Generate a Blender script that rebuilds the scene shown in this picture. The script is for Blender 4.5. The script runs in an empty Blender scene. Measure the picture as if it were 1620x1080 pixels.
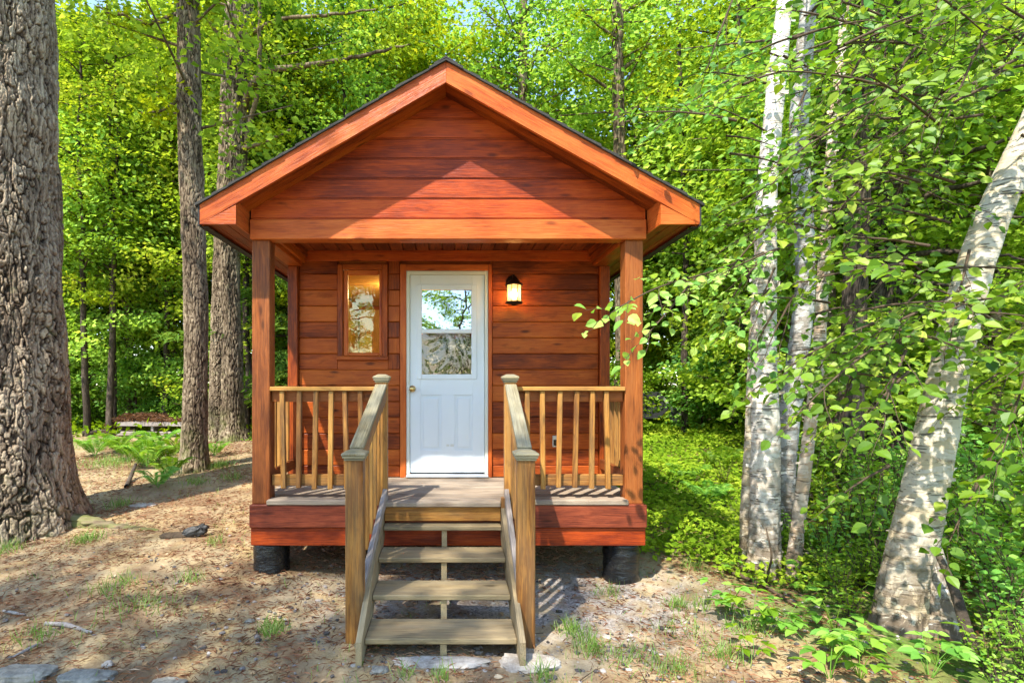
import bpy, math, random
import numpy as np
from mathutils import Vector, Matrix
random.seed(7)
RS = np.random.RandomState(11)
S = bpy.context.scene
COL = S.collection

# ------------------------------------------------------------------ camera
F = 900.0; CX, CY = 708.0, 606.0; CAMY, CAMZ = -4.6, 1.65
cd = bpy.data.cameras.new('camera'); cam = bpy.data.objects.new('camera', cd); COL.objects.link(cam)
cam.location = (0, CAMY, CAMZ); cam.rotation_euler = (math.radians(90), 0, 0)
cd.sensor_width = 36; cd.lens = 20.0
cd.shift_x = (810-CX)/1620.0; cd.shift_y = (CY-540)/1620.0
cd.clip_start = 0.05; cd.clip_end = 500
S.camera = cam
# ------------------------------------------------------------------ light
SUN_EL = math.radians(55); SUNV = Vector((-0.34, -0.50, 0)).normalized()*math.cos(SUN_EL); SUNV.z = math.sin(SUN_EL)
w = bpy.data.worlds.new('World'); S.world = w; w.use_nodes = True
nt = w.node_tree; nt.nodes.clear()
sky = nt.nodes.new('ShaderNodeTexSky'); sky.sky_type = 'NISHITA'; sky.sun_disc = False
sky.sun_elevation = SUN_EL; sky.sun_rotation = math.atan2(SUNV.x, SUNV.y)
sky.air_density = 1.0; sky.dust_density = 0.4; sky.ozone_density = 1.5
bg = nt.nodes.new('ShaderNodeBackground'); bg.inputs['Strength'].default_value = 0.15
out = nt.nodes.new('ShaderNodeOutputWorld')
nt.links.new(sky.outputs[0], bg.inputs[0]); nt.links.new(bg.outputs[0], out.inputs[0])
sd = bpy.data.lights.new('sun', 'SUN'); sun = bpy.data.objects.new('sun', sd); COL.objects.link(sun)
sd.energy = 2.9; sd.angle = math.radians(0.8); sd.color = (1.0, 0.94, 0.83)
sun.rotation_euler = SUNV.to_track_quat('Z', 'Y').to_euler(); sun.location = (-6, -9, 15)
S.view_settings.view_transform = 'Standard'; S.view_settings.look = 'None'
S.view_settings.exposure = 1.9; S.view_settings.gamma = 1
S.view_settings.use_curve_mapping = False
S.render.engine = 'CYCLES'
S.cycles.max_bounces = 7; S.cycles.diffuse_bounces = 4; S.cycles.glossy_bounces = 3
S.cycles.transmission_bounces = 4; S.cycles.transparent_max_bounces = 8

# ------------------------------------------------------------------ helpers
def P(px, py, D): return Vector(((px-CX)/F*D, D+CAMY, CAMZ-(py-CY)/F*D))
def wloc(o):
    v = Vector((0, 0, 0))
    while o: v += o.location; o = o.parent
    return v
def hsh(i, j, k, s=0):
    n = (i.astype(np.int64)*374761393 + j.astype(np.int64)*668265263 + k.astype(np.int64)*2147483647 + s*1274126177) & 0xffffffff
    n = ((n ^ (n >> 13))*1274126177) & 0xffffffff
    n = ((n ^ (n >> 16))*2246822519) & 0xffffffff
    return ((n ^ (n >> 15)) & 0xffffff)/float(0xffffff)
def vn(x, y, z=None, s=0):
    x = np.asarray(x, float); y = np.asarray(y, float); z = np.zeros_like(x) if z is None else np.asarray(z, float)+np.zeros_like(x)
    xi, yi, zi = np.floor(x), np.floor(y), np.floor(z); fx, fy, fz = x-xi, y-yi, z-zi
    fx, fy, fz = [f*f*(3-2*f) for f in (fx, fy, fz)]
    r = 0
    for a in (0, 1):
        for b in (0, 1):
            for c in (0, 1):
                r = r + hsh(xi+a, yi+b, zi+c, s)*(fx if a else 1-fx)*(fy if b else 1-fy)*(fz if c else 1-fz)
    return r*2-1
def fbm(x, y, z=None, o=4, s=0):
    r = 0; a = 0.5
    x = np.asarray(x, float); y = np.asarray(y, float)
    for k in range(o):
        r = r + a*vn(x*2**k, y*2**k, None if z is None else z*2**k, s+k); a *= 0.5
    return r
def gh(x, y, fine=False):
    x = np.asarray(x, float); y = np.asarray(y, float)
    t = (y+np.sqrt(y*y+1))/2
    z = .09*14*(1-np.exp(-np.minimum(t, 60)/14)) - 0.045
    z = z + .13*np.exp(-((x+2.4)**2/3+(y-.4)**2/3)) + .05*np.exp(-((x-3.2)**2/1.5+(y+.5)**2/1.5))
    z = z + .12*fbm(x*.22, y*.22, o=2, s=3)*np.clip((np.hypot(x, y+1)-2.0)/4, 0, 1) + .022*fbm(x*1.3, y*1.3, o=2, s=5)
    return z
def g(x, y): return float(gh(np.array([x]), np.array([y]))[0])

def link(o, parent=None):
    COL.objects.link(o)
    if parent is not None: o.parent = parent
    return o
def tag(o, label=None, cat=None, group=None, kind=None):
    if label: o['label'] = label
    if cat: o['category'] = cat
    if group: o['group'] = group
    if kind: o['kind'] = kind
    return o
def empty(name, loc, label=None, cat=None, group=None, rz=0):
    o = bpy.data.objects.new(name, None); o.empty_display_size = .1
    link(o); o.location = loc; o.rotation_euler = (0, 0, rz)
    return tag(o, label, cat, group)
def npmesh(name, V, FACES, mat, parent=None, rnd=None, gc=None, smooth=False, sub=True):
    """FACES: list of int arrays (n,k)"""
    V = np.asarray(V, np.float32).reshape(-1, 3).copy()
    if parent is not None and sub: V -= np.array(wloc(parent), np.float32)
    me = bpy.data.meshes.new(name)
    me.vertices.add(len(V)); me.vertices.foreach_set('co', V.ravel())
    loops = np.concatenate([f.ravel() for f in FACES]).astype(np.int32)
    tot = np.concatenate([np.full(len(f), f.shape[1], np.int32) for f in FACES])
    st = np.concatenate([[0], np.cumsum(tot)[:-1]]).astype(np.int32)
    me.loops.add(len(loops)); me.loops.foreach_set('vertex_index', loops)
    me.polygons.add(len(tot)); me.polygons.foreach_set('loop_start', st); me.polygons.foreach_set('loop_total', tot)
    if rnd is not None:
        a = me.attributes.new('rnd', 'FLOAT', 'POINT'); a.data.foreach_set('value', np.asarray(rnd, np.float32))
    if gc is not None:
        a = me.attributes.new('gc', 'FLOAT_VECTOR', 'POINT'); a.data.foreach_set('vector', np.asarray(gc, np.float32).ravel())
    me.update(calc_edges=True); me.validate()
    me.polygons.foreach_set('use_smooth', np.full(len(me.polygons), smooth))
    if mat: me.materials.append(mat)
    o = bpy.data.objects.new(name, me); link(o, parent)
    return o

class MB:
    def __init__(s): s.v = []; s.f = []; s.r = []; s.g = []
    def _add(s, vs, fs, loc, rnd=None):
        b = len(s.v); rnd = random.random() if rnd is None else rnd
        s.v += [tuple(v) for v in vs]; s.g += [tuple(v) for v in loc]; s.r += [rnd]*len(vs)
        s.f += [tuple(i+b for i in f) for f in fs]
    def box(s, x0, x1, y0, y1, z0, z1, ch=.004, M=None, rnd=None):
        h = [(x1-x0)/2, (y1-y0)/2, (z1-z0)/2]; c = Vector(((x0+x1)/2, (y0+y1)/2, (z0+z1)/2))
        ch = min(ch, min(h)*.45); vs = []; idx = {}
        for a in (0, 1):
            for b in (0, 1):
                for d in (0, 1):
                    sg = [a*2-1, b*2-1, d*2-1]
                    for ax in range(3):
                        idx[(a, b, d, ax)] = len(vs)
                        vs.append(Vector([sg[i]*(h[i]-(0 if i == ax else ch)) for i in range(3)]))
        fs = []
        for ax in range(3):
            o1, o2 = [i for i in range(3) if i != ax]
            for sgn in (0, 1):
                q = []
                for u, v in ((0, 0), (1, 0), (1, 1), (0, 1)):
                    k = [0, 0, 0]; k[ax] = sgn; k[o1] = u; k[o2] = v; q.append(idx[(*k, ax)])
                n = (vs[q[1]]-vs[q[0]]).cross(vs[q[2]]-vs[q[1]])
                if n[ax]*(sgn*2-1) < 0: q.reverse()
                fs.append(q)
            for u in (0, 1):
                for v in (0, 1):
                    k0 = [0, 0, 0]; k0[o1] = u; k0[o2] = v; k1 = list(k0); k1[ax] = 1
                    q = [idx[(*k0, o1)], idx[(*k1, o1)], idx[(*k1, o2)], idx[(*k0, o2)]]
                    n = (vs[q[1]]-vs[q[0]]).cross(vs[q[2]]-vs[q[1]]); m = sum((vs[i] for i in q), Vector())
                    if n.dot(m) < 0: q.reverse()
                    fs.append(q)
        for a in (0, 1):
            for b in (0, 1):
                for d in (0, 1):
                    q = [idx[(a, b, d, i)] for i in range(3)]
                    n = (vs[q[1]]-vs[q[0]]).cross(vs[q[2]]-vs[q[1]])
                    if n.dot(vs[q[0]]) < 0: q.reverse()
                    fs.append(q)
        order = sorted(range(3), key=lambda i: -h[i])
        loc = [[v[order[0]], v[order[1]], v[order[2]]] for v in vs]
        wv = [(M @ v if M else v)+c for v in vs]
        s._add(wv, fs, loc, rnd)
    def beam(s, p0, p1, wd, th, ch=.004, up=(0, 0, 1), rnd=None):
        """board from p0 to p1 (centre line), width wd sideways, thickness th along up"""
        p0, p1 = Vector(p0), Vector(p1); d = p1-p0; L = d.length; d.normalize()
        sd_ = d.cross(Vector(up)).normalized(); u = sd_.cross(d)
        M = Matrix((d, sd_, u)).transposed(); c = (p0+p1)/2
        n0 = len(s.v)
        s.box(-L/2, L/2, -wd/2, wd/2, -th/2, th/2, ch, M, rnd)
        for i in range(n0, len(s.v)): s.v[i] = tuple(Vector(s.v[i])+c)
    def prism(s, poly, axis, a, b, rnd=None, rot=None):
        """poly of 2D points; axis 1: points (x,z) extruded y a..b ; axis 0: points (y,z) extruded x"""
        n = len(poly)
        def mk(p, t): return Vector((p[0], t, p[1])) if axis == 1 else Vector((t, p[0], p[1])) if axis == 0 else Vector((p[0], p[1], t))
        vs = [mk(p, a) for p in poly]+[mk(p, b) for p in poly]
        fs = [list(range(n)), list(range(2*n-1, n-1, -1))]+[[i, i+n, (i+1) % n+n, (i+1) % n] for i in range(n)]
        nn = Vector()
        for i in range(n): nn += vs[i].cross(vs[(i+1) % n])
        ax = Vector([1 if i == axis else 0 for i in range(3)])
        if nn.dot(ax)*(b-a) > 0: fs = [f[::-1] for f in fs]
        if rot is None: loc = [(p.x, p.z, p.y) if axis == 1 else (p.y, p.z, p.x) if axis == 0 else (p.x, p.y, p.z) for p in vs]
        else:
            c_, s_ = math.cos(rot), math.sin(rot)
            loc = [((p.x*c_+p.z*s_), (-p.x*s_+p.z*c_), p.y) if axis == 1 else ((p.y*c_+p.z*s_), (-p.y*s_+p.z*c_), p.x) for p in vs]
        s._add(vs, fs, loc, rnd)
    def lathe(s, prof, c, n=24, rnd=None, cap=True):
        """prof [(r,z)] about vertical axis at c"""
        vs = []; loc = []
        for r, z in prof:
            for k in range(n):
                a = 2*math.pi*k/n; vs.append((c[0]+r*math.cos(a), c[1]+r*math.sin(a), c[2]+z)); loc.append((z, r*math.cos(a), r*math.sin(a)))
        fs = [[i*n+k, i*n+(k+1) % n, (i+1)*n+(k+1) % n, (i+1)*n+k] for i in range(len(prof)-1) for k in range(n)]
        if cap: fs += [list(range(n))[::-1], [(len(prof)-1)*n+k for k in range(n)]]
        s._add(vs, fs, loc, rnd)
    def tube(s, pts, rad, n=8, rnd=None):
        V_, F_ = tube_np(np.array([tuple(p) for p in pts]), np.array(rad, float)*np.ones(len(pts)), n)
        s._add(V_.tolist(), [f for f in F_.tolist()], V_.tolist(), rnd)
    def build(s, name, mat, parent=None, smooth=False):
        V = np.array(s.v, np.float32)
        if parent is not None: V -= np.array(wloc(parent), np.float32)
        me = bpy.data.meshes.new(name); me.from_pydata(V.tolist(), [], s.f)
        a = me.attributes.new('rnd', 'FLOAT', 'POINT'); a.data.foreach_set('value', s.r)
        a = me.attributes.new('gc', 'FLOAT_VECTOR', 'POINT'); a.data.foreach_set('vector', np.array(s.g, np.float32).ravel())
        me.materials.append(mat); me.update()
        if smooth: me.polygons.foreach_set('use_smooth', [True]*len(me.polygons))
        o = bpy.data.objects.new(name, me); link(o, parent); return o

def tube_np(Pt, R, n=8):
    Pt = np.asarray(Pt, float); m = len(Pt)
    T = np.gradient(Pt, axis=0); T /= np.linalg.norm(T, axis=1)[:, None]+1e-9
    ref = np.array([0.13, .2, 1.0]) if abs(T[0][2]) < .8 else np.array([1.0, .1, .05])
    V = np.zeros((m, n, 3)); a = np.arange(n)*2*math.pi/n
    for i in range(m):
        u = np.cross(T[i], ref); u /= np.linalg.norm(u)+1e-9; v = np.cross(T[i], u); ref = np.cross(u, T[i])*1.0
        V[i] = Pt[i]+R[i]*(np.cos(a)[:, None]*u+np.sin(a)[:, None]*v)
    i, k = np.meshgrid(np.arange(m-1), np.arange(n), indexing='ij'); k2 = (k+1) % n
    Fq = np.stack([i*n+k, (i+1)*n+k, (i+1)*n+k2, i*n+k2], -1).reshape(-1, 4)
    return V.reshape(-1, 3), Fq

def curve(pts, n):
    """smooth resample through control points (rows any dim)"""
    pts = np.array([list(p) for p in pts], float)
    t = np.concatenate([[0], np.cumsum(np.linalg.norm(np.diff(pts[:, :3], axis=0), axis=1))]); t /= t[-1]
    q = np.linspace(0, 1, n); o = np.stack([np.interp(q, t, pts[:, c]) for c in range(pts.shape[1])], 1)
    k = max(1, n//(len(pts)*2))
    if k > 1:
        ker = np.hanning(2*k+3); ker /= ker.sum()
        for c in range(o.shape[1]):
            col = np.concatenate([2*o[0, c]-o[1:k+2, c][::-1], o[:, c], 2*o[-1, c]-o[-k-2:-1, c][::-1]])
            o[:, c] = np.convolve(col, ker, 'valid')[:n]
    return o

# ------------------------------------------------------------------ materials
class N:
    def __init__(s, name):
        s.m = bpy.data.materials.new(name); s.m.use_nodes = True; s.t = s.m.node_tree; s.t.nodes.clear()
    def n(s, ty, props=None, **ins):
        nd = s.t.nodes.new(ty)
        for k, v in (props or {}).items(): setattr(nd, k, v)
        for k, v in ins.items():
            key = int(k[1:]) if k[0] == 'i' and k[1:].isdigit() else k.replace('_', ' ')
            sk = nd.inputs[key]
            if isinstance(v, bpy.types.NodeSocket): s.t.links.new(v, sk)
            else: sk.default_value = v
        return nd
    def attr(s, name): return s.n('ShaderNodeAttribute', {'attribute_name': name})
    def ramp(s, fac, stops, mode='LINEAR'):
        nd = s.t.nodes.new('ShaderNodeValToRGB'); nd.color_ramp.interpolation = mode; e = nd.color_ramp.elements
        while len(e) < len(stops): e.new(0.5)
        for i, (p, c) in enumerate(stops):
            e[i].position = p; e[i].color = (*c, 1) if hasattr(c, '__len__') else (c, c, c, 1)
        s.t.links.new(fac, nd.inputs[0]); return nd.outputs[0]
    def mix(s, f, a, b, bt='MIX'):
        nd = s.t.nodes.new('ShaderNodeMix'); nd.data_type = 'RGBA'; nd.blend_type = bt
        for sk, v in ((nd.inputs[0], f), (nd.inputs[6], a), (nd.inputs[7], b)):
            if isinstance(v, bpy.types.NodeSocket): s.t.links.new(v, sk)
            else: sk.default_value = v if not hasattr(v, '__len__') or len(v) == 4 else (*v, 1)
        return nd.outputs[2]
    def math(s, op, a, b=0.0, c=None):
        nd = s.t.nodes.new('ShaderNodeMath'); nd.operation = op
        for i, v in enumerate([a, b] + ([c] if c is not None else [])):
            if isinstance(v, bpy.types.NodeSocket): s.t.links.new(v, nd.inputs[i])
            else: nd.inputs[i].default_value = v
        return nd.outputs[0]
    def vm(s, op, a, b):
        nd = s.t.nodes.new('ShaderNodeVectorMath'); nd.operation = op
        for i, v in enumerate([a, b]):
            if isinstance(v, bpy.types.NodeSocket): s.t.links.new(v, nd.inputs[i])
            else: nd.inputs[i].default_value = v
        return nd.outputs[0]
    def noise(s, vec, sc, det=3, rough=.5, dist=0): return s.n('ShaderNodeTexNoise', None, Vector=vec, Scale=sc, Detail=float(det), Roughness=rough, Distortion=float(dist)).outputs[0]
    def bump(s, h, st, d=.01): return s.n('ShaderNodeBump', None, Height=h, Strength=st, Distance=d).outputs[0]
    def done(s, sh):
        o = s.t.nodes.new('ShaderNodeOutputMaterial'); s.t.links.new(sh, o.inputs[0]); return s.m
    def princ(s, **k): return s.n('ShaderNodeBsdfPrincipled', None, **k).outputs[0]

def wood(name, dark, mid, light, rough=.5, grey=None, greyamt=.0, contrast=1.0, spec=.22, knots=.8, stain=.35):
    m = N(name); g_ = m.attr('gc').outputs['Vector']; r = m.attr('rnd').outputs['Fac']
    off = m.n('ShaderNodeCombineXYZ', None, X=m.math('MULTIPLY', r, 37.), Y=m.math('MULTIPLY', r, 11.3), Z=m.math('MULTIPLY', r, 23.7)).outputs[0]
    v = m.vm('ADD', g_, off)
    warp = m.noise(m.vm('MULTIPLY', v, (1.3, 5., 5.)), 1.0, 2)
    wv = m.vm('ADD', v, m.n('ShaderNodeCombineXYZ', None, X=0., Y=m.math('MULTIPLY', warp, .05), Z=m.math('MULTIPLY', warp, .03)).outputs[0])
    gr = m.noise(m.vm('MULTIPLY', wv, (3.8, 125., 125.)), 1.0, 4, .6)
    fine = m.noise(m.vm('MULTIPLY', wv, (9., 330., 330.)), 1.0, 3, .6)
    blot = m.noise(m.vm('MULTIPLY', v, (2.2, 7., 7.)), 1.0, 4, .6)
    f = m.math('ADD', m.math('MULTIPLY', gr, .42*contrast), m.math('MULTIPLY', blot, .5))
    f = m.math('ADD', f, .085)
    f = m.math('ADD', f, m.math('MULTIPLY', m.math('SUBTRACT', r, .5), .20))
    f = m.math('ADD', f, m.math('MULTIPLY', m.math('SUBTRACT', fine, .5), .25))
    c = m.ramp(m.math('SUBTRACT', f, .05*contrast), [(.36, dark), (.51, mid), (.68, light)])
    kn = m.n('ShaderNodeTexVoronoi', None, Vector=m.vm('MULTIPLY', wv, (3.1, 9.5, 9.5)), Scale=1.0)
    kf = m.ramp(kn.outputs['Distance'], [(.07, 1), (.2, 0)])
    kd = m.math('GREATER_THAN', m.n('ShaderNodeSeparateColor', None, Color=kn.outputs['Color']).outputs[0], .42)
    c = m.mix(m.math('MULTIPLY', m.math('MULTIPLY', kf, kd), knots), c, tuple(x*.35 for x in dark))
    st = m.ramp(m.noise(m.vm('MULTIPLY', v, (5., 16., 16.)), 1.0, 5, .65, .6), [(.55, 0), (.68, 1)])
    c = m.mix(m.math('MULTIPLY', st, stain), c, tuple(x*.6 for x in dark))
    if grey:
        gf = m.ramp(m.noise(m.vm('MULTIPLY', v, (1.4, 14., 14.)), 1.0, 5, .65), [(.5-greyamt*.4, 1), (.62+.1*(1-greyamt), 0)])
        c = m.mix(m.math('MULTIPLY', gf, min(1, greyamt+.25)), c, m.mix(gr, tuple(x*.5 for x in grey), tuple(x*1.35 for x in grey)))
    h = m.math('ADD', gr, m.math('MULTIPLY', fine, .6))
    b = m.bump(h, .55, .005)
    ro = m.math('ADD', m.math('MULTIPLY', blot, .3), rough-.15)
    return m.done(m.princ(Base_Color=c, Roughness=ro, Normal=b, Specular_IOR_Level=spec))

W_SIDE = wood('stained_siding', (.12, .020, .005), (.36, .070, .009), (.50, .125, .017), .42, stain=.4)
W_GABLE = wood('stained_gable', (.17, .022, .006), (.42, .060, .008), (.56, .11, .014), .40, stain=.35)
W_BARGE = wood('stained_barge', (.24, .040, .009), (.49, .100, .017), (.60, .165, .034), .38, stain=.15, knots=.6)
W_SKIRT = wood('dark_red_skirt', (.09, .018, .010), (.23, .048, .02), (.33, .085, .035), .45)
W_POST = wood('stained_post', (.13, .030, .008), (.33, .092, .018), (.44, .145, .034), .45, grey=(.12, .05, .022), greyamt=.08)
W_CEIL = wood('stained_ceiling', (.10, .022, .008), (.27, .06, .016), (.38, .10, .028), .5)
W_RAIL = wood('golden_rail', (.16, .055, .012), (.46, .195, .034), (.60, .31, .07), .55, grey=(.20, .135, .065), greyamt=.25, stain=.5)
W_HAND = wood('weathered_handrail', (.15, .115, .055), (.30, .25, .14), (.40, .34, .20), .7, grey=(.24, .24, .19), greyamt=.6, stain=.3)
W_STEP = wood('weathered_step', (.13, .09, .045), (.33, .24, .12), (.45, .34, .18), .75, grey=(.27, .225, .15), greyamt=.45, stain=.4)
W_DECK = wood('grey_deck', (.13, .09, .06), (.30, .225, .16), (.42, .34, .25), .7, grey=(.30, .26, .21), greyamt=.6)
W_PINE = wood('pine_interior', (.35, .2, .07), (.55, .36, .14), (.65, .46, .2), .5)
W_OLD = wood('old_grey_plank', (.15, .11, .09), (.32, .27, .23), (.5, .45, .4), .8, grey=(.35, .32, .3), greyamt=.6)

def simple(name, col, rough=.5, metal=0., bump=0., bs=40., var=.15, spec=.5):
    m = N(name); v = m.n('ShaderNodeTexCoord').outputs['Object']
    n_ = m.noise(v, bs, 4, .6); n2 = m.noise(v, 3.0, 3, .6)
    c = m.mix(m.math('MULTIPLY', n2, 1.), tuple(x*(1-var) for x in col), tuple(min(1, x*(1+var)) for x in col))
    k = dict(Base_Color=c, Roughness=rough, Metallic=metal, Specular_IOR_Level=spec)
    if bump: k['Normal'] = m.bump(n_, bump, .01)
    return m.done(m.princ(**k))
M_DOOR = simple('white_door_paint', (.72, .78, .82), .38, bump=.03, bs=90, var=.05)
M_FRAME = simple('cream_door_frame', (.66, .68, .60), .45, bump=.03, bs=90, var=.05)
M_SILL = simple('aluminium_sill', (.62, .68, .74), .35, .3, var=.1)
M_RUB = simple('black_rubber', (.02, .02, .022), .6)
M_BRASS = simple('aged_brass', (.55, .40, .16), .28, 1.0, var=.25)
M_IRON = simple('dark_bronze_metal', (.035, .026, .018), .42, .7, bump=.1, var=.3)
M_STEEL = simple('galvanised_cover', (.55, .55, .52), .35, .8)
M_SHING = simple('asphalt_shingle', (.035, .033, .03), .9, bump=.6, bs=160, var=.4)
M_DARK = simple('dark_interior', (.06, .045, .035), .8)
M_CHAR = simple('charred_bark', (.012, .011, .010), .55, bump=.9, bs=30, var=.5)
M_WHITEP = simple('sticker_residue', (.62, .64, .6), .6)

def mat_plastic():
    m = N('black_plastic_wrap'); v = m.n('ShaderNodeTexCoord').outputs['Object']
    n_ = m.noise(m.vm('MULTIPLY', v, (6., 6., 26.)), 1.0, 4, .6, 1.2)
    dust = m.ramp(m.noise(v, 14, 5, .7), [(.5, 0), (.75, 1)])
    c = m.mix(m.math('MULTIPLY', dust, .18), (.007, .008, .010), (.09, .08, .06))
    return m.done(m.princ(Base_Color=c, Roughness=.24, Normal=m.bump(n_, .45, .02)))
M_PLAS = mat_plastic()
M_TARP = simple('black_sheet', (.010, .011, .013), .75, bump=.4, bs=12, var=.4)

def mat_glass(name, refl, wav=0.0, tint=(.55, .6, .55), bscale=4., gcol=(.93, .96, 1)):
    m = N(name)
    k = {}
    if wav:
        v = m.n('ShaderNodeTexCoord').outputs['Object']
        n_ = m.noise(m.vm('MULTIPLY', v, (1., 1., .8)), bscale, 2, .45, 1.1)
        k['Normal'] = m.bump(n_, wav, .05)
    gl = m.n('ShaderNodeBsdfGlossy', None, Color=(*gcol, 1), Roughness=.012, **k).outputs[0]
    tr = m.n('ShaderNodeBsdfTransparent', None, Color=(*tint, 1)).outputs[0]
    mx = m.n('ShaderNodeMixShader', None, i0=refl, i1=tr, i2=gl)
    return m.done(mx.outputs[0])
G_WIN = mat_glass('window_glass', .10, .015, (.85, .8, .65), bscale=3.5, gcol=(.85, .85, .6))
G_DOOR = mat_glass('filmed_door_glass', .42, .2, (.35, .32, .3), 1.2, (.84, .92, 1.))
G_DOOR2 = mat_glass('filmed_lower_glass', .10, .16, (.4, .34, .28), 2.6, (.8, .75, .75))

def mat_leaf(name, stops, trans=.42, gloss=.06, clump=None):
    m = N(name); r = m.attr('rnd').outputs['Fac']
    c = m.ramp(r, stops)
    oi = m.n('ShaderNodeObjectInfo').outputs['Random']
    hv = m.n('ShaderNodeHueSaturation', None, Hue=m.math('ADD', m.math('MULTIPLY', oi, .045), .476), Saturation=m.math('SUBTRACT', 1.06, m.math('MULTIPLY', oi, .16)), Value=m.math('ADD', m.math('MULTIPLY', oi, .45), .72), Color=c).outputs[0]
    d = m.n('ShaderNodeBsdfDiffuse', None, Color=hv).outputs[0]
    tc = m.mix(1.0, hv, (1.15, 1.12, .55, 1), 'MULTIPLY')
    t = m.n('ShaderNodeBsdfTranslucent', None, Color=tc).outputs[0]
    mx = m.n('ShaderNodeMixShader', None, i0=trans, i1=d, i2=t).outputs[0]
    if gloss:
        gl = m.n('ShaderNodeBsdfGlossy', None, Color=(1, 1, 1, 1), Roughness=.5).outputs[0]
        mx = m.n('ShaderNodeMixShader', None, i0=gloss, i1=mx, i2=gl).outputs[0]
    return m.done(mx)
L_MAPLE = mat_leaf('maple_leaf', [(0, (.10, .21, .02)), (.3, (.23, .38, .03)), (.6, (.40, .56, .045)), (1, (.60, .70, .09))], .52, .0)
L_HEM = mat_leaf('hemlock_needle', [(0, (.05, .12, .018)), (.5, (.14, .27, .035)), (1, (.32, .43, .06))], .35, .0)
L_BIRCH = mat_leaf('birch_leaf', [(0, (.04, .13, .014)), (.4, (.12, .29, .025)), (.7, (.25, .44, .04)), (1, (.46, .60, .09))], .46, .02)
L_SHRUB = mat_leaf('shrub_leaf', [(0, (.06, .18, .018)), (.5, (.17, .37, .03)), (1, (.38, .58, .06))], .42, .015)
L_COVER = mat_leaf('ground_cover_leaf', [(0, (.06, .15, .012)), (.5, (.22, .38, .02)), (1, (.48, .60, .05))], .42, .0)
L_GRASS = mat_leaf('grass_blade', [(0, (.10, .20, .02)), (.6, (.20, .36, .035)), (1, (.42, .42, .12))], .4, .03)
L_DEAD = mat_leaf('dead_leaf', [(0, (.09, .045, .022)), (.4, (.24, .12, .055)), (.8, (.42, .25, .12)), (1, (.55, .42, .28))], .1, .02)
L_NEED = mat_leaf('needle_litter', [(0, (.15, .075, .038)), (.4, (.33, .18, .08)), (.8, (.48, .31, .15)), (1, (.62, .48, .3))], .05, .02)

def mat_bark(name, stops, lich=(.30, .28, .14), lamt=.3, sc=1.0, moss=0.):
    m = N(name); g_ = m.attr('gc').outputs['Vector']; r = m.attr('rnd').outputs['Fac']
    o = m.n('ShaderNodeTexCoord').outputs['Object']
    v1 = m.vm('MULTIPLY', g_, (30.*sc, 8.*sc, 30.*sc))
    n1 = m.noise(v1, 1., 6, .65); n2 = m.noise(m.vm('MULTIPLY', g_, (4., 1.5, 4.)), 1., 3)
    f = m.math('ADD', m.math('MULTIPLY', n1, .6), m.math('MULTIPLY', r, .45))
    f = m.math('ADD', f, m.math('MULTIPLY', m.math('SUBTRACT', n2, .5), .4))
    c = m.ramp(f, stops)
    lf = m.ramp(m.noise(g_, 9., 6, .7), [(.58, 0), (.68, 1)])
    c = m.mix(m.math('MULTIPLY', lf, lamt), c, lich)
    if moss:
        z = m.n('ShaderNodeSeparateXYZ', None, Vector=g_).outputs[1]
        mf = m.math('MULTIPLY', m.ramp(m.noise(g_, 5., 5, .7), [(.42, 0), (.6, 1)]), m.ramp(z, [(.0, 1), (.9, 0)]))
        c = m.mix(m.math('MULTIPLY', mf, moss), c, (.13, .17, .03))
    n3 = m.noise(m.vm('MULTIPLY', g_, (70., 26., 70.)), 1., 5, .7)
    return m.done(m.princ(Base_Color=c, Roughness=.9, Specular_IOR_Level=.15, Normal=m.bump(m.math('ADD', n1, m.math('MULTIPLY', n3, .6)), .8, .012)))
B_PINE = mat_bark('pine_bark', [(.30, (.022, .015, .010)), (.44, (.115, .080, .052)), (.56, (.25, .185, .125)), (.70, (.44, .35, .24))], lamt=.45, moss=.3)
B_OAK = mat_bark('grey_brown_bark', [(.30, (.02, .014, .009)), (.44, (.08, .056, .035)), (.57, (.18, .135, .088)), (.72, (.34, .27, .18))], lamt=.4, moss=.65)
B_DARK = mat_bark('dark_bark', [(.34, (.014, .011, .008)), (.5, (.05, .038, .028)), (.7, (.13, .10, .075))], lamt=.2)
B_TWIG = mat_bark('twig_bark', [(.2, (.035, .025, .018)), (.6, (.10, .07, .045)), (1, (.2, .15, .1))], lamt=.1)

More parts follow.
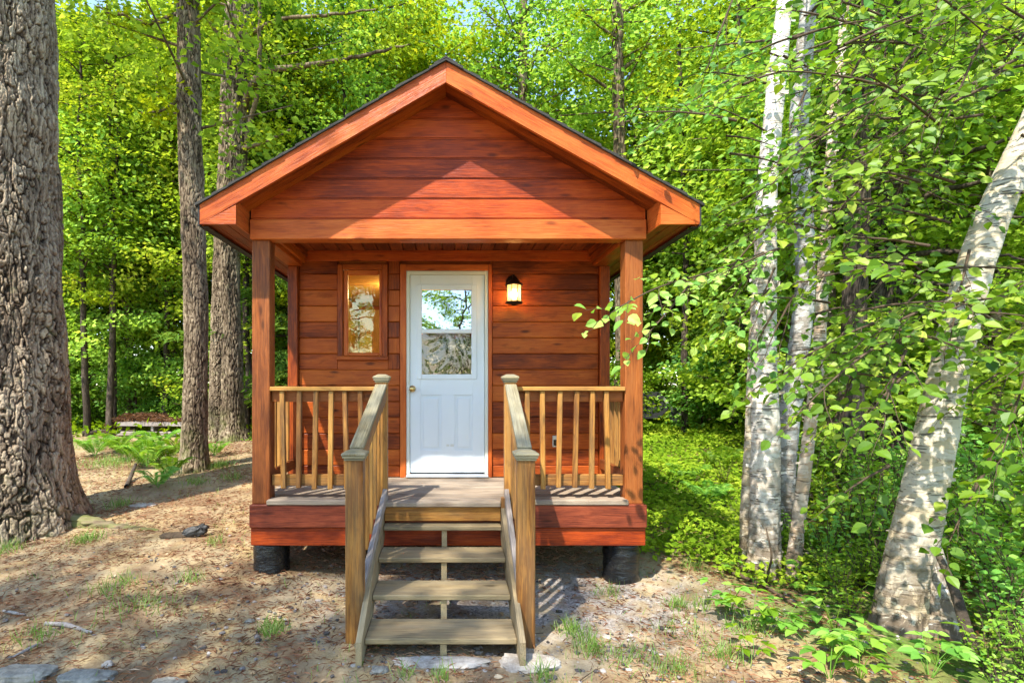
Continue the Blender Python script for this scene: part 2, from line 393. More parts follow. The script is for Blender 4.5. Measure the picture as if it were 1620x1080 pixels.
def mat_birch(name, white=(.70, .675, .62), tan=(.50, .33, .19), dk=(.035, .028, .022), amt=.5, peel=.4):
    m = N(name); g_ = m.attr('gc').outputs['Vector']
    warp = m.vm('MULTIPLY', g_, (7., 42., 7.))
    band = m.noise(warp, 1., 4, .6, .8)
    # lenticels: short dark horizontal dashes
    vo = m.n('ShaderNodeTexVoronoi', None, Vector=m.vm('MULTIPLY', g_, (11., 50., 11.)), Scale=1., Randomness=1.)
    ln = m.ramp(vo.outputs['Distance'], [(.24, 1), (.28, 0)])
    cr_ = m.ramp(m.noise(m.vm('MULTIPLY', g_, (2.2, 34., 2.2)), 1., 3, .6, .5), [(.37, 1), (.395, 0)])
    ln = m.math('MAXIMUM', ln, cr_)
    lsel = m.ramp(m.noise(m.vm('MULTIPLY', g_, (3., 5., 3.)), 1., 3), [(.38, 0), (.5, 1)])
    scar = m.ramp(m.noise(m.vm('MULTIPLY', g_, (9., 19., 9.)), 1., 6, .75, 1.4), [(.60, 0), (.615, 1)])
    pl = m.ramp(m.noise(m.vm('MULTIPLY', g_, (5., 8., 5.)), 1., 6, .65, .9), [(.50, 0), (.545, 1)])
    c = m.mix(m.math('MULTIPLY', band, .5), white, tuple(x*.72 for x in white))
    c = m.mix(m.math('MULTIPLY', pl, peel), c, tan)
    c = m.mix(m.math('MULTIPLY', m.math('MULTIPLY', ln, lsel), .8), c, dk)
    z = m.n('ShaderNodeSeparateXYZ', None, Vector=g_).outputs[1]
    low = m.ramp(z, [(.05, 1), (1.25, 0)])
    c = m.mix(m.math('MULTIPLY', scar, amt), c, dk)
    rg = m.ramp(m.noise(m.vm('MULTIPLY', g_, (11., 7., 11.)), 1., 5, .7, .8), [(.45, 0), (.50, 1)])
    lowt = m.math('MULTIPLY', m.ramp(m.noise(m.vm('MULTIPLY', g_, (9., 14., 9.)), 1., 6, .7, 1.), [(.42, 0), (.50, 1)]), low)
    c = m.mix(m.math('MULTIPLY', lowt, .85), c, (.30, .22, .13))
    c = m.mix(m.math('MULTIPLY', rg, m.math('MULTIPLY', low, .95)), c, (.085, .06, .04))
    h = m.math('SUBTRACT', m.math('ADD', band, m.math('MULTIPLY', pl, .4)), m.math('ADD', ln, scar))
    return m.done(m.princ(Base_Color=c, Roughness=.62, Specular_IOR_Level=.25, Normal=m.bump(h, .6, .008)))
BI_WHITE = mat_birch('white_birch_bark')
BI_TAN = mat_birch('tan_birch_bark', (.62, .52, .42), (.45, .28, .15), amt=.3, peel=.6)
BI_GREY = mat_birch('grey_birch_bark', (.45, .44, .40), (.2, .16, .12), amt=.9, peel=.7)
BI_DK = mat_birch('mottled_birch_bark', (.55, .50, .40), (.40, .30, .14), amt=.6, peel=.5)

def mat_ground():
    m = N('forest_floor'); o = m.n('ShaderNodeTexCoord').outputs['Object']
    big = m.noise(o, .55, 4, .6, .5); mid = m.noise(o, 3.2, 5, .65, .6); fin = m.noise(o, 28., 6, .75, .4)
    st = m.noise(m.vm('MULTIPLY', o, (130., 40., 30.)), 1., 4, .7, .2); st2 = m.noise(m.vm('MULTIPLY', o, (40., 140., 30.)), 1., 4, .7, .2)
    lit = m.math('ADD', m.math('MULTIPLY', st, .5), m.math('MULTIPLY', st2, .5))
    lit = m.math('ADD', m.math('MULTIPLY', lit, .42), m.math('MULTIPLY', m.noise(o, 60., 5, .7), .58))
    c = m.ramp(lit, [(.36, (.13, .085, .040)), (.46, (.26, .18, .085)), (.54, (.38, .28, .135)), (.66, (.50, .39, .22))])
    sand = m.ramp(fin, [(.3, (.20, .155, .095)), (.6, (.40, .315, .19)), (.8, (.52, .45, .33))])
    c = m.mix(m.ramp(mid, [(.38, 0), (.55, .8)]), c, sand)
    soil = m.ramp(m.noise(o, 1.5, 6, .65, .5), [(.46, 0), (.62, .8)])
    c = m.mix(soil, c, (.17, .10, .055))
    x, y = m.n('ShaderNodeSeparateXYZ', None, Vector=o).outputs[0:2]
    gz = m.math('ADD', m.math('ADD', m.math('MULTIPLY', x, .35), m.math('MULTIPLY', y, .10)), m.math('MULTIPLY', m.math('SUBTRACT', big, .5), 2.2))
    gf = m.math('MULTIPLY', m.ramp(gz, [(.55, 0), (1.0, 1)]), m.ramp(mid, [(.35, .5), (.6, 1)]))
    green = m.ramp(fin, [(.3, (.03, .06, .012)), (.6, (.09, .17, .02)), (.8, (.2, .3, .04))])
    c = m.mix(gf, c, green)
    # grey gravel around the foot of the stair and under the porch
    dd = m.n('ShaderNodeVectorMath', {'operation': 'LENGTH'}, i0=m.vm('MULTIPLY', m.vm('SUBTRACT', o, (.6, -.3, 0)), (.45, .8, 0))).outputs['Value']
    gv = m.math('MULTIPLY', m.ramp(dd, [(.3, 1), (.9, 0)]), m.ramp(m.noise(o, 6, 4), [(.4, .2), (.6, .9)]))
    vo = m.n('ShaderNodeTexVoronoi', None, Vector=o, Scale=75.)
    gcol = m.mix(m.n('ShaderNodeSeparateColor', None, Color=vo.outputs['Color']).outputs[0], (.16, .15, .15), (.45, .42, .40))
    c = m.mix(gv, c, gcol)
    h = m.math('ADD', lit, m.math('MULTIPLY', mid, .8))
    return m.done(m.princ(Base_Color=c, Roughness=.95, Specular_IOR_Level=.1, Normal=m.bump(h, .4, .010)))
M_GROUND = mat_ground()
def mat_rock(name, a, b):
    m = N(name); o = m.n('ShaderNodeTexCoord').outputs['Object']
    n1 = m.noise(o, 9, 6, .7); n2 = m.noise(o, 45, 4, .7)
    c = m.ramp(m.math('ADD', m.math('MULTIPLY', n1, .6), m.math('MULTIPLY', n2, .4)), [(.35, a), (.65, b)])
    return m.done(m.princ(Base_Color=c, Roughness=.85, Normal=m.bump(n1, .7, .02)))
M_ROCK = mat_rock('grey_stone', (.11, .10, .08), (.33, .31, .26))
M_ROCKB = mat_rock('tan_stone', (.22, .18, .14), (.58, .52, .45))
M_GRAV = mat_leaf('pebble', [(0, (.06, .055, .05)), (.5, (.22, .20, .18)), (.85, (.36, .32, .28)), (1, (.55, .52, .47))], 0, 0)

# ------------------------------------------------------------------ ground
def build_ground():
    n = 620
    u = np.linspace(-1, 1, n)
    k = 4.6
    X = np.sinh(u*k)/np.sinh(k)*140; Y = np.sinh(u*k)/np.sinh(k)*140+.3
    xx, yy = np.meshgrid(X, Y, indexing='ij')
    z = gh(xx, yy)
    near = np.clip(1.3-np.hypot(xx, yy)/14, 0, 1)
    z = z+near*(.016*fbm(xx*5, yy*5, o=3, s=9)+.010*fbm(xx*17, yy*17, o=3, s=13))
    V = np.stack([xx, yy, z], -1).reshape(-1, 3)
    i, j = np.meshgrid(np.arange(n-1), np.arange(n-1), indexing='ij')
    Fq = np.stack([i*n+j, (i+1)*n+j, (i+1)*n+j+1, i*n+j+1], -1).reshape(-1, 4)
    o = npmesh('ground', V, [Fq], M_GROUND, smooth=True); tag(o, kind='structure')
build_ground()
#SECTION_CABIN
# ------------------------------------------------------------------ cabin
XL, XR = -1.59, 1.60; DZ = .715; YB = 1.06; YE = 5.2
AP = (-.012, 4.08); EL = (-1.873, 3.0); ER = (1.905, 3.0)
sl = (AP[1]-EL[1])/(AP[0]-EL[0]); sr = (AP[1]-ER[1])/(ER[0]-AP[0])
def roofz(x): return AP[1]-(AP[0]-x)*sl if x < AP[0] else AP[1]-(x-AP[0])*sr
def build_cabin():
    C = empty('cabin', (0, 0, g(0, 0)), 'small red-stained wooden cabin with gabled porch, white door and a lit lantern', 'cabin')
    # porch posts
    for x0, x1, r in ((-1.582, -1.438, .3), (1.438, 1.582, .62)):
        m = MB(); m.box(x0, x1, .0, .143, DZ-.04, 2.806, .006, rnd=r); m.build('porch_post', W_POST, C)
    # skirt boards
    m = MB()
    m.box(XL, XR, -.042, .012, .492, .676, .006); m.build('skirt_board', W_SKIRT, C)
    m = MB(); m.box(XL+.004, XR-.004, -.018, .02, .342, .489, .006); m.build('skirt_board', W_GABLE, C)
    m = MB()
    for x0, x1 in ((XL, XL+.04), (XR-.04, XR)): m.box(x0, x1, .021, YE, .345, .676)
    m.box(XL+.05, XR-.05, YE-.04, YE, .345, .676); m.build('side_skirt', W_SIDE, C)
    m = MB()
    for k in range(7): m.box(XL+.06, XR-.06, .3+k*.7, .34+k*.7, .44, .672)
    m.build('floor_joists', W_STEP, C)
    # deck
    D = MB()
    D.box(-1.45, 1.45, -.052, .085, DZ-.04, DZ, .006)
    y = .089
    while y < YB-.05:
        D.box(-1.54 if y > .15 else -1.43, 1.54 if y > .15 else 1.43, y, min(y+.138, YB+.0), DZ-.036, DZ-.0015*random.random(), .004); y += .143
    D.box(-.50, .42, -.125, -.056, DZ-.04, DZ-.001, .006)
    D.build('deck', W_DECK, C)
    # header and gable
    m = MB(); m.box(XL, XR, -.032, .10, 2.806, 2.966, .006, rnd=.75)
    m.build('header_beam', W_BARGE, C)
    m = MB(); z = 2.970
    while z < 3.98:
        z1 = z+.1615
        def xx(zz):
            t = zz+.10
            return (AP[0]-(AP[1]-t)/sl, AP[0]+(AP[1]-t)/sr)
        a0, b0 = xx(z); a1, b1 = xx(z1)
        a0 = max(a0, XL+.005); b0 = min(b0, XR-.005); a1 = max(a1, XL+.005); b1 = min(b1, XR-.005)
        if b1-a1 < .02: a1 = b1 = AP[0]
        # lap-bevelled course, made of one or two boards
        cuts = [None] if z > 3.6 else [None, random.uniform(-.8, 1.)]
        rn = random.random()
        j = .012
        poly = [(a0, z+.002), (b0, z+.002), (b1, z1-.002), (a1, z1-.002)]
        poly = [(a0, z+.002), (b0, z+.002)]
        hR = roofz(XR-.005)-.10; hL = roofz(XL+.005)-.10
        if z < hR < z1: poly += [(XR-.005, hR)]
        poly += [(b1, z1-.002), (a1, z1-.002)]
        if z < hL < z1: poly += [(XL+.005, hL)]
        m.prism(poly, 1, -.012, .02, rnd=rn)
        # bevel lip at each lower edge
        m.prism([(a0+.012, z+.012), (b0-.012, z+.012), (b1-.008, z1-.010), (a1+.008, z1-.010)], 1, -.019, -.0121, rnd=rn)
        z = z1
    m.build('gable_siding', W_GABLE, C)
    # barge boards
    yb = -.30; bt = .158
    for side, (E, s_) in enumerate(((EL, sl), (ER, -sr))):
        m = MB(); ang = math.atan(s_)
        xe = E[0]; poly = [(xe, E[1]-.148), (AP[0], AP[1]-bt), (AP[0], AP[1]), (xe, E[1])]
        if side: poly = [(AP[0]+.002, AP[1]-bt), (xe, E[1]-.148), (xe, E[1]), (AP[0]+.002, AP[1])]
        m.prism(poly, 1, yb, yb+.03, rnd=.4+.35*side, rot=ang); m.build('barge_board', W_BARGE, C)
    # boxed eave returns and eaves
    for side in (0, 1):
        sg = -1 if side == 0 else 1; E = EL if side == 0 else ER; X1 = (-1.60 if side == 0 else 1.612)
        m = MB()
        zt = roofz(X1)-bt-.003
        poly = [(X1, 2.852), (E[0], 2.852), (X1, zt)]
        if side == 0: poly = [(E[0], 2.852), (X1, 2.852), (X1, zt)]
        m.prism(poly, 1, yb, yb+.03, rnd=.2+.5*side)
        m.prism([(yb+.031, 2.853), (-.001, 2.853), (-.001, zt+.06), (yb+.031, zt+.06)], 0, X1-.012*(1 if side else -1)*-1 - .0, X1, rnd=.5)
        m.build('eave_return', W_BARGE, C)
        m = MB(); xa, xb = sorted((X1+.0, E[0]-sg*.003)); k = yb+.033
        n = 3; wd = (xb-xa)/n
        for q in range(n): m.box(xa+q*wd+.002, xa+(q+1)*wd-.002, k, YE+.25, 2.862, 2.88, .003)
        m.build('eave_soffit', W_CEIL, C)
        m = MB(); x0, x1 = sorted((E[0], E[0]-sg*.022)); m.box(x0, x1, yb+.032, YE+.25, 2.845, E[1]-.005, .003); m.build('fascia_board', W_SIDE, C)
        m = MB(); x0, x1 = sorted((E[0]+sg*.001, E[0]+sg*.014)); m.box(x0, x1, yb-.004, YE+.25, 2.836, E[1]+.004, .003); x0, x1 = sorted((E[0]+sg*.0, E[0]-sg*.05)); m.box(x0, x1, yb+.033, YE+.25, 2.836, 2.8435, .002); m.build('drip_edge', M_SHING, C)
    # sloping soffit under the gable overhang
    m = MB()
    for side in (0, 1):
        for q in range(3):
            y0 = yb+.032+q*.088; E = EL if side == 0 else ER
            X1 = -1.6 if side == 0 else 1.61
            a = (X1, roofz(X1)-.125); b = (AP[0]+(-.001 if side == 0 else .001), AP[1]-.125)
            poly = [a, b, (b[0], b[1]+.018), (a[0], a[1]+.018)]
            if side: poly = [b, a, (a[0], a[1]+.018), (b[0], b[1]+.018)]
            m.prism(poly, 1, y0, min(y0+.086, -.0135), rnd=random.random(), rot=math.atan(sl if side == 0 else -sr))
    m.build('gable_soffit', W_SIDE, C)
    # roof slabs with shingle courses
    R = MB()
    for side in (0, 1):
        E = EL if side == 0 else ER; ex = E[0]+(-.03 if side == 0 else .03); ez = roofz(ex)
        nC = 15
        for k in range(nC):
            t0 = k/nC; t1 = (k+1.25)/nC if k < nC-1 else 1
            p0 = (ex+(AP[0]-ex)*t0, ez+(AP[1]-ez)*t0+.018+.006); p1 = (ex+(AP[0]-ex)*t1, ez+(AP[1]-ez)*t1+.010)
            poly = [(p0[0], p0[1]-.022), (p1[0], p1[1]-.012), p1, p0]
            if side: poly = [(p1[0], p1[1]-.012), (p0[0], p0[1]-.022), p0, p1]
            jy = random.uniform(-.006, .006)
            R.prism(poly, 1, yb-.022+jy, YE+.27, rnd=random.random())
    R.prism([(AP[0]-.09, AP[1]-.034), (AP[0], AP[1]+.018), (AP[0]+.09, AP[1]-.034), (AP[0]+.09, AP[1]-.022), (AP[0], AP[1]+.030), (AP[0]-.09, AP[1]-.022)], 1, yb-.024, YE+.27)
    R.build('roof', M_SHING, C)
    m = MB()  # roof underlay closing the attic
    m.prism([(-1.6, roofz(-1.6)-.1), (AP[0], AP[1]-.1), (1.6, roofz(1.6)-.1), (1.6, roofz(1.6)-.02), (AP[0], AP[1]-.02), (-1.6, roofz(-1.6)-.02)], 1, .021, YE+.2)
    m.build('roof_deck', W_PINE, C)
    # porch ceiling boards
    m = MB(); x = -1.44
    while x < 1.44: m.box(x+.003, min(x+.123, 1.46), .101, YB+.03, 2.962, 2.985, .009); x += .126
    m.build('porch_ceiling', W_CEIL, C)
    # side beams
    for sg in (-1, 1):
        m = MB(); a, b = sorted((sg*1.44, sg*1.575)); m.box(a, b, .144, YB-.02, 2.807, 2.961, .006)
        a, b = sorted((sg*1.405, sg*1.44)); m.box(a, b, .101, YB-.02, 2.84, 2.961, .005)
        a, b = sorted((sg*1.385, sg*1.405)); m.box(a, b, .101, YB-.02, 2.90, 2.961, .004)
        m.build('side_beam', W_SIDE, C)
    # back wall siding with holes for door and window
    m = MB(); z = .716; zs = [.716]+[.834+.1585*k for k in range(14)]
    holes = [(-.472, .444, .70, 2.835), (-1.092, -.592, 1.889, 2.832)]
    for k in range(len(zs)-1):
        z0, z1 = zs[k], min(zs[k+1], 2.965)
        if z0 > 2.96: break
        ivs = [(-1.478, 1.503)]
        for hx0, hx1, hz0, hz1 in holes:
            if hz0 < z1-.02 and hz1 > z0+.02:
                nv = []
                for a, b in ivs:
                    if hx0 > a and hx1 < b: nv += [(a, hx0), (hx1, b)]
                    else: nv.append((a, b))
                ivs = nv
        for a, b in ivs:
            if b-a > 1.4 and random.random() < .5:
                c = random.uniform(a+.5, b-.5); parts = [(a, c-.001), (c+.001, b)]
            else: parts = [(a, b)]
            for p, q in parts:
                rr = random.random(); m.box(p, q, YB, YB+.03, z0+.0015, z1-.0015, .009, rnd=rr)
    z0 = .834+.1585*6; m.box(-1.092, -.592, YB, YB+.03, z0+.0015, 1.8785, .002)
    # sheathing behind, with the openings
    for a, b, z0, z1 in ((XL+.06, -1.07, .70, 3.0), (-.62, -.45, .70, 3.0), (.43, XR-.06, .70, 3.0), (-1.07, -.62, .70, 1.90), (-1.07, -.62, 2.82, 3.0), (-.45, .43, 2.80, 3.0)):
        m.box(a+.0005, b-.0005, YB+.031, YB+.10, z0, z1, .001)
    m.build('wall_siding', W_SIDE, C)
    m = MB(); m.box(-1.478, 1.503, YB-.032, YB-.001, 2.862, 2.961, .005, rnd=.8); m.box(-1.478, 1.503, YB-.04, YB-.033, 2.935, 2.961, .003, rnd=.7); m.build('cornice_board', W_GABLE, C)
    for a, b in ((-1.575, -1.480), (1.505, 1.60)):
        m = MB(); m.box(a, b, YB-.055, YB+.06, DZ+.001, 2.806, .005); m.build('corner_post', W_SIDE, C)
    # side and rear walls of the room
    m = MB()
    for sg, X0 in ((-1, -1.585), (1, 1.555)):
        z = .68
        while z < 2.85: m.box(X0, X0+.03, YB+.061, YE-.06, z+.0015, min(z+.157, 2.86), .008); z += .1585
    z = .68
    while z < 2.95:
        for a, b in ((-1.55, -.5), (.5, 1.55)) if 1.5 < z < 2.4 else ((-1.55, 1.55),): m.box(a, b, YE-.058, YE-.03, z+.0015, z+.157, .008)
        z += .1585
    for k in range(8):
        z = 2.96+k*.14; a = AP[0]-(AP[1]-z-.24)/sl; b = AP[0]+(AP[1]-z-.24)/sr
        if b-a > .1: m.box(a, b, YE-.058, YE-.03, z, z+.138, .006)
    m.build('side_wall', W_SIDE, C)
    m = MB(); m.box(-1.52, 1.52, YB+.12, YE-.1, .66, .70, .002); 
    for sg in (-1, 1): a, b = sorted((sg*1.52, sg*1.545)); m.box(a, b, YB+.11, YE-.07, .66, 2.95, .002)
    m.box(-1.5, 1.5, YE-.1, YE-.07, .71, 1.48, .002); m.box(-1.5, -.55, YE-.1, YE-.07, 1.485, 2.9, .002); m.box(.55, 1.5, YE-.1, YE-.07, 1.485, 2.9, .002)
    y = YB+.11
    while y < YE-.2: m.box(-1.52, 1.52, y, y+.138, 2.962, 2.98, .004); y += .14
    m.build('room_lining', W_PINE, C)
    m = MB(); m.lathe([(.0001, 0), (.03, -.002), (.04, -.03), (.035, -.06), (.0001, -.075)], (-.62, 3.0, 2.955), 20, cap=False); bl = m.build('added_room_bulb', mat_emit('added_bulb_glow', (1, .75, .42), 12), C, True)  # added glowing bulb, itself unseen, to give the window a warm interior
    rd = bpy.data.lights.new('added_room_light', 'POINT'); ro = bpy.data.objects.new('added_room_light', rd); link(ro, bl); rd.energy = 26; rd.color = (1, .70, .34); rd.shadow_soft_size = .06; ro.location = Vector((-.62, 3.0, 2.84))-wloc(bl)  # added point light that brightens the room lining behind the window
    # --- door
    dr = MB()
    X0, X1, Z0, Z1 = -.372, .366, .765, 2.725
    gx0, gx1, gz0, gz1 = -.268, .250, 1.727, 2.590
    Y0, Y1 = YB+.004, YB+.045
    dr.box(X0, gx0, Y0, Y1, Z0, Z1, .002, rnd=.5); dr.box(gx1, X1, Y0, Y1, Z0, Z1, .002, rnd=.5)
    dr.box(gx0, gx1, Y0, Y1, gz1, Z1, .002, rnd=.5)
    # lower part with two recessed panels
    pan = [(-.300, -.062), (.070, .310)]; pz0, pz1 = .985, 1.532
    dr.box(gx0, gx1, Y0, Y1, Z0, pz0, .001, rnd=.5); dr.box(gx0, gx1, Y0, Y1, pz1, gz0, .001, rnd=.5)
    dr.box(pan[0][1], pan[1][0], Y0, Y1, pz0, pz1, .001, rnd=.5)
    door = dr.build('door', M_DOOR, C)
    m = MB()
    for a, b in ((-.268, -.062), (.070, .25)):
        # moulded panel: recess floor, raised field
        aa, bb = (a-.0, b) ; 
        m.box(a, b, Y0+.012, Y1-.002, pz0, pz1, .001)
        m.prism([(a+.0, pz0), (b, pz0), (b-.0, pz1), (a, pz1)], 1, Y0+.0119, Y0+.0118)
        # sloped border strips
        m.box(a+.03, b-.03, Y0+.003, Y0+.0121, pz0+.03, pz1-.03, .0085)
    m.build('door_panel', M_DOOR, door)
    m = MB()   # glass frame mouldings
    fx0, fx1, fz0, fz1 = -.305, .288, 1.690, 2.630
    for a, b, c, d in ((fx0, gx0+.012, fz0, fz1), (gx1-.012, fx1, fz0, fz1)): m.box(a, b, Y0-.014, Y0-.001, c, d, .006)
    for c, d in ((fz0, gz0+.012), (gz1-.012, fz1)): m.box(gx0+.0125, gx1-.0125, Y0-.014, Y0-.001, c, d, .006)
    m.box(gx0+.0125, gx1-.0125, Y0-.012, Y0+.03, 2.146, 2.188, .005)
    m.build('glazing_frame', M_DOOR, door)
    for c, d, gm in ((2.189, gz1-.0125, G_DOOR), (gz0+.0125, 2.145, G_DOOR2)):
        m = MB(); m.box(gx0+.0126, gx1-.0126, Y0+.006, Y0+.012, c, d, .0005); m.build('glass_pane', gm, door)
    m = MB(); c = Vector((P(652, 615, 5.62).x, Y0, 1.594))
    prof = [(.0, 0), (.033, 0), (.034, .006), (.030, .010), (.014, .013), (.013, .035), (.024, .045), (.029, .058), (.027, .072), (.018, .080), (.008, .082), (.0001, .082)]
    m.lathe(prof, (0, 0, 0), 28, cap=False)
    m.v = [(c.x+v[0], c.y-v[2], c.z+v[1]) for v in m.v]; m.build('door_knob', M_BRASS, door, True)
    m = MB(); m.box(.028, .062, Y0-.0015, Y0-.0004, 1.02, 1.045, .0003); m.box(-.012, .018, Y0-.0015, Y0-.0004, 1.022, 1.043, .0003); m.build('sticker_residue', M_WHITEP, door)
    m = MB(); m.box(X0+.004, X1-.004, Y0-.003, Y0+.03, Z0-.016, Z0-.001, .002); m.build('door_sweep', M_RUB, door)
    m = MB()
    jx0, jx1, jz = -.409, .403, 2.765
    m.box(jx0, X0-.003, YB-.012, YB+.06, .745, jz, .003); m.box(X1+.003, jx1, YB-.012, YB+.06, .745, jz, .003)
    m.box(X0-.003, X1+.003, YB-.0115, YB+.06, Z1+.003, jz-.001, .003)
    m.box(X0-.002, X0+.008, Y1+.0, YB+.06, .75, Z1+.002, .001); m.box(X1-.008, X1+.002, Y1+.0, YB+.06, .75, Z1+.002, .001)
    m.build('door_frame', M_FRAME, C)
    m = MB(); m.box(jx0, jx1, YB-.06, YB+.055, DZ+.008, .743, .005); m.box(X0, X1, YB-.03, YB+.05, .7435, .7475, .001); m.build('threshold', M_SILL, C)
    m = MB(); m.box(jx0-.02, jx1+.02, YB-.035, YB+.05, DZ-.0, DZ+.007, .001); m.build('threshold_shim', W_STEP, C)
    m = MB(); m.box(-.470, -.411, YB-.022, YB+.03, DZ+.001, 2.83, .004, rnd=.9); m.box(.405, .442, YB-.022, YB+.03, DZ+.001, 2.83, .004, rnd=.55); m.box(-.410, .404, YB-.0215, YB+.03, 2.767, 2.829, .004, rnd=.7)
    m.build('door_casing', W_BARGE, C)
    # --- window
    m = MB(); wx0, wx1, wz0, wz1 = -1.090, -.594, 1.891, 2.828
    m.box(wx0, wx0+.052, YB-.03, YB+.03, wz0, wz1, .005, rnd=.3); m.box(wx1-.052, wx1, YB-.03, YB+.03, wz0, wz1, .005, rnd=.5)
    m.box(wx0+.053, wx1-.053, YB-.0295, YB+.03, wz1-.052, wz1, .005, rnd=.6); m.box(wx0-.008, wx1+.008, YB-.045, YB+.03, wz0-.012, wz0+.026, .005, rnd=.4)
    win = m.build('window', W_SIDE, C)
    m = MB(); ix0, ix1, iz0, iz1 = wx0+.054, wx1-.054, wz0+.028, wz1-.054
    m.box(ix0, ix0+.045, YB-.012, YB+.03, iz0, iz1, .008, rnd=.8); m.box(ix1-.030, ix1, YB-.012, YB+.03, iz0, iz1, .008, rnd=.2)
    m.box(ix0+.046, ix1-.031, YB-.0115, YB+.03, iz1-.05, iz1, .008); m.box(ix0+.046, ix1-.031, YB-.0115, YB+.03, iz0, iz0+.035, .008)
    m.build('sash', W_BARGE, win)
    m = MB(); m.box(ix0+.046, ix1-.031, YB+.012, YB+.017, iz0+.036, iz1-.051, .0005); m.build('glass_pane', G_WIN, win)
    # --- front railings
    def railing(xa, xb, bx):
        t = MB(); t.box(xa, xb, -.012, .115, 1.588, 1.622, .005, rnd=random.random()); R_ = t.build('porch_railing', W_RAIL, C)
        t = MB(); t.box(xa+.002, xb-.002, .045, .083, 1.498, 1.587, .004); t.build('upper_rail', W_POST, R_)
        t = MB(); t.box(xa+.002, xb-.002, .045, .083, .815, .905, .004); t.build('lower_rail', W_RAIL, R_)
        for x in bx:
            t = MB(); x += random.uniform(-.003, .003); t.box(x-.019, x+.019, .003, .044, .800+random.uniform(-.01, .006), 1.586, .004)
            n = len(t.v); lean = random.uniform(-.012, .012)
            t.v = [(v[0]+lean*(v[2]-.8)+.006*math.sin(v[2]*3+x*9), v[1], v[2]) for v in t.v]
            t.build('baluster', W_RAIL, R_)
    railing(-1.436, -.580, [(p-708+.5)/195.65 for p in (447, 472, 497, 521, 546, 570)])
    railing(.556, 1.436, [(p-708+.5)/195.65 for p in (834.6, 859.6, 885.4, 911, 936, 961.7)])
    for sg in (-1, 1):
        a, b = sorted((sg*1.46, sg*1.57)); y0, y1 = .145, YB-.057
        t = MB(); t.box(a, b, y0, y1, 1.588, 1.622, .005); R_ = t.build('side_railing', W_RAIL, C)
        a, b = sorted((sg*1.50, sg*1.535))
        t = MB(); t.box(a, b, y0, y1, 1.498, 1.587, .004); t.build('upper_rail', W_POST, R_)
        t = MB(); t.box(a, b, y0, y1, .815, .905, .004); t.build('lower_rail', W_POST, R_)
        a, b = sorted((sg*1.536, sg*1.574))
        for k in range(6):
            y = .24+k*.135; t = MB(); t.box(a, b, y-.019, y+.019, .80, 1.586, .004); t.build('baluster', W_RAIL, R_)
    # --- stairs
    steps = [(-.166, .537), (-.492, .39), (-.818, .243), (-1.165, .108)]
    sroot = None
    # side stringers
    for x0, x1, w_ in ((-.538, -.503, .02), (.423, .458, -.02)):
        m = MB(); poly = [(-.045, .70), (-.045, .42), (-.95, .0), (-1.275, -.02), (-1.275, .135)]
        m.prism(poly, 0, x0, x1, rot=math.atan(.46))
        o = m.build('stair_stringer' if sroot else 'staircase', W_STEP, sroot or C)
        sroot = sroot or o
    m = MB()
    poly = [(-.05, .52)]
    for k, (y, z) in enumerate(steps):
        poly += [(y+.02, z-.036), (y+.02, (steps[k+1][1]-.036) if k < 3 else -.06)]
    poly += [(-.9, -.06), (-.62, .10), (-.05, .34)]
    m.prism(poly, 0, -.045, -.005, rot=math.atan(.46)); m.build('centre_stringer', W_STEP, sroot)
    for k, (y, z) in enumerate(steps):
        m = MB(); d = .27+.01*k
        m.box(-.501, .421, y, y+d, z-.036, z, .006); m.build('tread', W_STEP, sroot)
    m = MB(); m.box(-.500, .421, -.095, -.058, .560, .672, .004, rnd=.5); m.build('riser', W_RAIL, sroot)
    def newel(x0, x1, y0, y1, zb, zt, capo):
        m = MB(); m.box(x0, x1, y0, y1, zb, zt-.05, .007)
        o = m.build('newel_post', W_RAIL, C)
        m = MB(); cx, cy = (x0+x1)/2, (y0+y1)/2; h = (x1-x0)/2
        m.box(cx-h-capo*.35, cx+h+capo*.35, cy-h-capo*.35, cy+h+capo*.35, zt-.066, zt-.050, .005)
        m.box(cx-h-capo*.75, cx+h+capo*.75, cy-h-capo*.75, cy+h+capo*.75, zt-.0495, zt-.036, .006)
        H = h+capo; z0 = zt-.0355; b = len(m.v)
        m.box(cx-H, cx+H, cy-H, cy+H, z0, z0+.018, .005)
        q = [(cx-H+.004, cy-H+.004), (cx+H-.004, cy-H+.004), (cx+H-.004, cy+H-.004), (cx-H+.004, cy+H-.004)]
        vs = [(a, b_, z0+.0181) for a, b_ in q]+[(cx+(a-cx)*.45, cy+(b_-cy)*.45, zt) for a, b_ in q]
        m._add(vs, [[i, (i+1) % 4, (i+1) % 4+4, i+4] for i in range(4)]+[[4, 5, 6, 7]], vs)
        m.build('cap', W_HAND, o)
        return o
    newel(-.575, -.483, -.050, .04, DZ+.001, 1.722, .022); newel(.458, .550, -.050, .04, DZ+.001, 1.722, .022)
    newel(-.648, -.536, -1.0, -.895, -.03, 1.226, .022); newel(.444, .556, -1.0, -.895, -.06, 1.226, .022)
    for sg, xa, xb in ((-1, -.592, -.529), (1, .500, .504)):
        m = MB(); xa = -.592 if sg < 0 else .502; xb = -.531 if sg < 0 else .506
        m.beam((xa, -.90, 1.222), (xb, -.052, 1.628), .092, .036, .005)
        H = m.build('stair_handrail', W_HAND, C)
        m = MB(); ix = .03*sg*-1
        m.beam((xa+ix*.9, -.894, 1.158), (xb+ix*.9, -.052, 1.562), .034, .085, .004); m.build('upper_stringer_rail', W_RAIL, H)
        m = MB(); m.beam((xa+ix*1.2, -.894, .30), (xb+ix*1.2, -.052, .775), .036, .085, .004); m.build('lower_rail', W_OLD, H)
